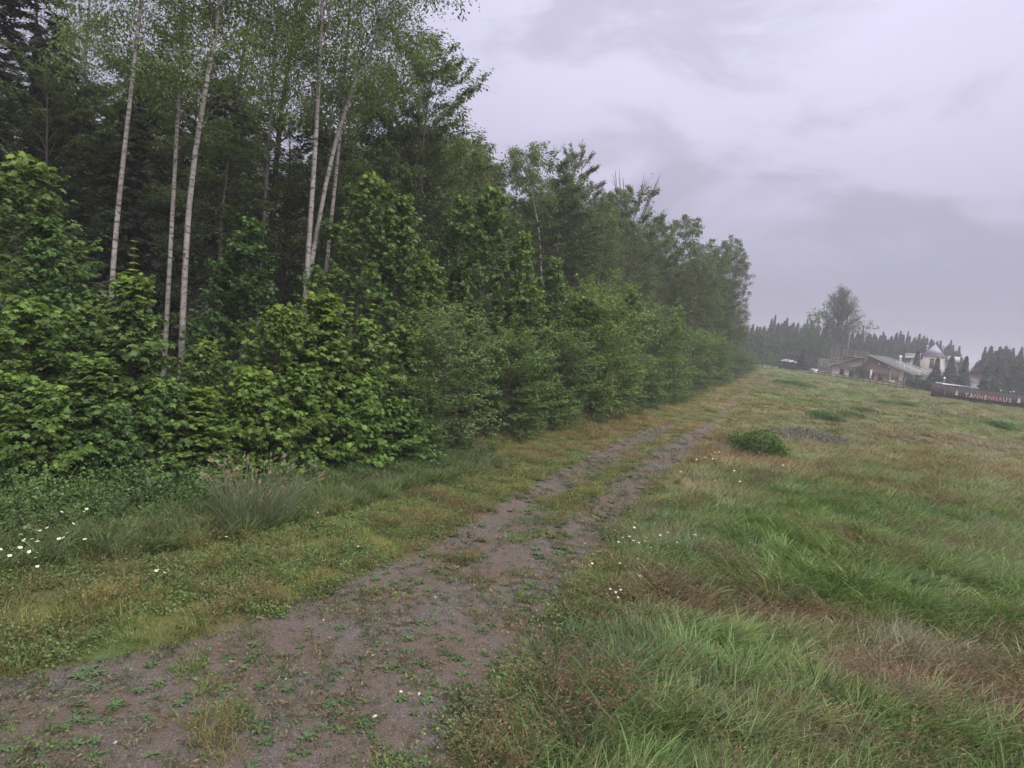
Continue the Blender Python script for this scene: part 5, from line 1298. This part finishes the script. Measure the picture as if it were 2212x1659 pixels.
def daisy_head(rad, seed):
    rng = np.random.default_rng(seed); V_ = []; F_ = []; n = 10
    mb = MB()
    for i in range(n):
        a = i * 6.283 / n; c, s = math.cos(a), math.sin(a); w = rad * .28
        mb.add([(c * rad * .2, s * rad * .2, 0), (c * rad * .65 - s * w, s * rad * .65 + c * w, .003), (c * rad, s * rad, -.002), (c * rad * .65 + s * w, s * rad * .65 - c * w, .003)], [(0, 3, 2, 1)])
    return mb.mesh('petals', M['petal'])
M['yellow'] = simple('yellow flower disc', (.6, .42, .05), .6, .05)
DH = daisy_head(.028, 1); DC = MB().tube([(0, 0, 0), (0, 0, .006), (0, 0, .01)], [.010, .010, .004], 8).mesh('disc', M['yellow'])
rg = random.Random(5)
FL = [(60, 1185, 16, .45, .55, 'big cluster of white daisies at the left border'), (35, 1230, 6, .25, .45, 'few white daisies under the big left cluster'), (150, 1185, 4, .2, .5, 'small daisy group right of the big left cluster'), (165, 1120, 3, .15, .6, 'pale flowers high in the weeds at left'),
      (335, 1237, 3, .1, .25, 'three tiny daisies alone on the left verge'), (645, 1105, 3, .2, .3, 'two white flowers right of the reed grass clump'), (480, 1165, 2, .1, .25, 'lone white flower below the reed grass clump'), (760, 1180, 2, .08, .2, 'lone white flower on the verge left of the track'),
      (1405, 1165, 15, .5, .35, 'scattered daisies at the right edge of the track'), (1375, 1228, 13, .45, .3, 'daisies below the first track-edge group'), (1325, 1282, 6, .15, .3, 'tight white yarrow at the tip of the green grass bank'), (1350, 1170, 5, .3, .25, 'few small daisies nearest the gravel, upper group'),
      (1700, 985, 10, .8, .35, 'white flowers in the meadow right of the round bush'), (1610, 1010, 9, 1.0, .35, 'white flowers in brown grass below the round bush'), (1560, 980, 4, .8, .35, 'sparse white flowers left of the round bush'), (1480, 1100, 5, .7, .3, 'sparse white flowers between track and green grass bank'), (1540, 1040, 4, .8, .3, 'sparse white flowers above the green grass bank')]
for (px, py, n, sp, hh, lab) in FL:
    w = ground_at(px, py + hh * 655 * 2.16 / max(ground_at(px, py)[1], 4) * .75); t = thing('daisy_clump', lab, 'flowers', tuple(w), 0, 'white flowers in the grass')
    mb = MB(); sm = min(1.2, max(.9, w[1] / 15))
    for k in range(n):
        a, b = rg.gauss(0, sp), rg.gauss(0, sp * .7); h = hh * rg.uniform(.7, 1.15)
        mb.tube([(a * .7, b * .7, 0), (a * .95, b * .95, h * .6), (a, b, h)], [.003, .0025, .002], 3)
        hd = ob('flower', DH, t, (a, b, h)); hd.rotation_euler = (rg.gauss(.25, .3), rg.gauss(0, .3), rg.uniform(0, 6)); s = rg.uniform(.7, 1.15) * sm; hd.scale = (s, s, s)
        ob('disc', DC, hd, (0, 0, .001))
    mb.build('stems', M['stem'], t)
# clover blossoms near the camera
ch_ = MB()
th = np.linspace(0, math.pi, 5); ch_.tube([(0, 0, -.011 * math.cos(q)) for q in th], [max(.001, .011 * math.sin(q)) for q in th], 6)
M['clover'] = simple('clover blossom', (.34, .26, .20), .8, .3)
CLV = make_lib('clover_blossom', [ch_.mesh('clover_blossom', M['clover'])])
x, y = sample(5200, -.8, 5, 3.4, 12, lambda x, y: np.exp(-((x - xr(y) - .5) / .55) ** 2) * (1 / (1 + (y / 7) ** 3)), 915)
scatter('clover_blossoms', 'dry clover blossoms in the mat beside the near track', x, y, CLV, 1, np.zeros((len(x), 3)), scls(len(x), np.random.default_rng(3), .6, 1.2), np.ones((len(x), 3)), dz=.09, seed=14)

def mound(seed, n, ls):
    rng = np.random.default_rng(seed); a = rng.uniform(0, 6.28, n); rr_ = np.sqrt(rng.random(n)); top = (1 - rr_ ** 2) ** .5
    cxy = np.column_stack([np.cos(a) * rr_, np.sin(a) * rr_]); lump = .65 + .7 * fbm(cxy[:, 0] * 2.6 + seed, cxy[:, 1] * 2.6, seed, 3)
    u = 1 - .55 * rng.random(n) ** 2; o = np.column_stack([cxy * lump[:, None], top * lump * u])
    d = np.column_stack([cxy * .8 + rng.normal(0, .5, (n, 2)), rng.normal(.25, .4, n)])
    V_, F_, v_, t_ = leaves(o, d, np.tile([0, 0, 1.0], (n, 1)), ls * rng.uniform(.6, 1.3, n), T_OVAL, rng, (rng.random(n) > .85) * .6)
    mb = MB()
    for q in range(7):
        aa = q * .9; mb.tube([(0, 0, -.05), (math.cos(aa) * .35, math.sin(aa) * .35, .4), (math.cos(aa) * .7, math.sin(aa) * .7, .6)], [.03, .02, .01], 4)
    return mb.mesh('mound_stems', M['bark']), mk_mesh('mound_foliage', V_, F_, M['bush'], {'v': v_, 'tip': t_})
MOUND = [mound(1, 3200, .10), mound(2, 3600, .085), mound(3, 3000, .11)]
for i, (px, py, H_, w_, c, lab) in enumerate(((1638, 985, 1.1, 1.25, (.66, .78, .62), 'round leafy rowan bush in the meadow beside the track'), (1615, 968, .8, .8, (.8, .9, .8), 'small thin bush at the left shoulder of the round meadow bush'), (1722, 835, 1.3, 2.6, (.75, 1.0, .7), 'wide low green bush in front of the timber house'),
        (1690, 828, 1.0, 1.9, (.7, .95, .7), 'low green bush left of the wide meadow bush'), (1865, 890, .7, 1.6, (.6, .65, .75), 'blue grey low shrub in mid meadow'), (1780, 905, .9, 1.3, (.65, .8, .7), 'dark green low shrub behind the lilac patch'),
        (1910, 872, .7, 1.6, (.7, .75, .8), 'blue grey shrub patch below the fence'), (1960, 876, .7, 1.4, (.6, .65, .75), 'grey green shrub left of the lettered wall'), (2165, 925, .9, 1.6, (.6, .9, .65), 'green shrub below the lettered wall at right'), (1835, 900, .7, 1.1, (.6, .75, .65), 'small dark shrub between lilac patch and blue grey shrub'))):
    w = ground_at(px, py); plant('meadow_bush', MOUND[i % 3], tuple(w), lab, 'bush', rz=i, scale=(w_ * .95, w_ * .8, H_ * (.95 if i == 0 else .6)), col=tuple(q * (1.1 if i == 0 else 1.3) for q in c), group='low bushes in the meadow')
# heather patch
M['heather'] = leaf_mat('lilac willowherb', (.12, .145, .09), (.20, .18, .18), .2)
w = ground_at(1742, 955); rng = np.random.default_rng(9); n = 9000
a = rng.normal(0, 1, (n, 2)) * [1.25, 1.1]; hgt = .6 * np.exp(-(a[:, 0] / 2.6) ** 2 - (a[:, 1] / 2.2) ** 2) * (0.6 + .6 * fbm(a[:, 0] * 1.2, a[:, 1] * 1.2, 4, 2))
u = rng.random(n) ** .6; o_ = np.column_stack([a, hgt * u]); d_ = np.column_stack([rng.normal(0, .5, n), rng.normal(0, .5, n), np.ones(n) * .8])
Vl, Fl, vv, t_ = leaves(o_, d_, rng.normal(0, 1, (n, 3)), rng.uniform(.06, .14, n), T_NARROW, rng, u)
o = ob('heather_patch', mk_mesh('heather', Vl, Fl, M['heather'], {'v': vv, 'tip': t_}), None, tuple(w)); tag(o, 'lilac grey flowering heather patch in the meadow', 'heather', kind='stuff')

# pale stones on the track
rg = random.Random(8)
for (px, py) in ((1073, 1478), (905, 1500), (810, 1548), (866, 1495), (1062, 1462), (617, 1468), (1262, 1240), (1410, 980), (248, 1605), (700, 1340), (940, 1290), (540, 1275)):
    w = ground_at(px, py); P = [(0, 0, 0), (0, 0, .012), (0, 0, .02)]
    o = MB().tube([(0, 0, -.004), (0.002, 0, .008), (0, .002, .016)], [.018, .022, .009], 7, True).build('pale_stone', M['stone'], None, tuple(w)); o.scale = (rg.uniform(.7, 1.5), rg.uniform(.6, 1.1), 1); o.rotation_euler = (0, 0, rg.uniform(0, 6))
    tag(o, 'small pale stone lying on the gravel track', 'stone', 'pale stones on the gravel track')

# ------------------------------------------------------------------ haze
mt, t, L = mat_new('haze'); pv = nd(t, 'ShaderNodeVolumePrincipled', inp={'Density': 0.0011, 'Anisotropy': 0.2}); pv.inputs['Color'].default_value = (0.86, 0.86, 0.96, 1)
o_ = nd(t, 'ShaderNodeOutputMaterial'); L(pv.outputs[0], o_.inputs['Volume'])
hz = MB().box(-560, 960, -80, 1560, -6.0, 34).build('haze', mt); tag(hz, 'thin grey mist over the meadow and the far trees', 'haze', kind='stuff')
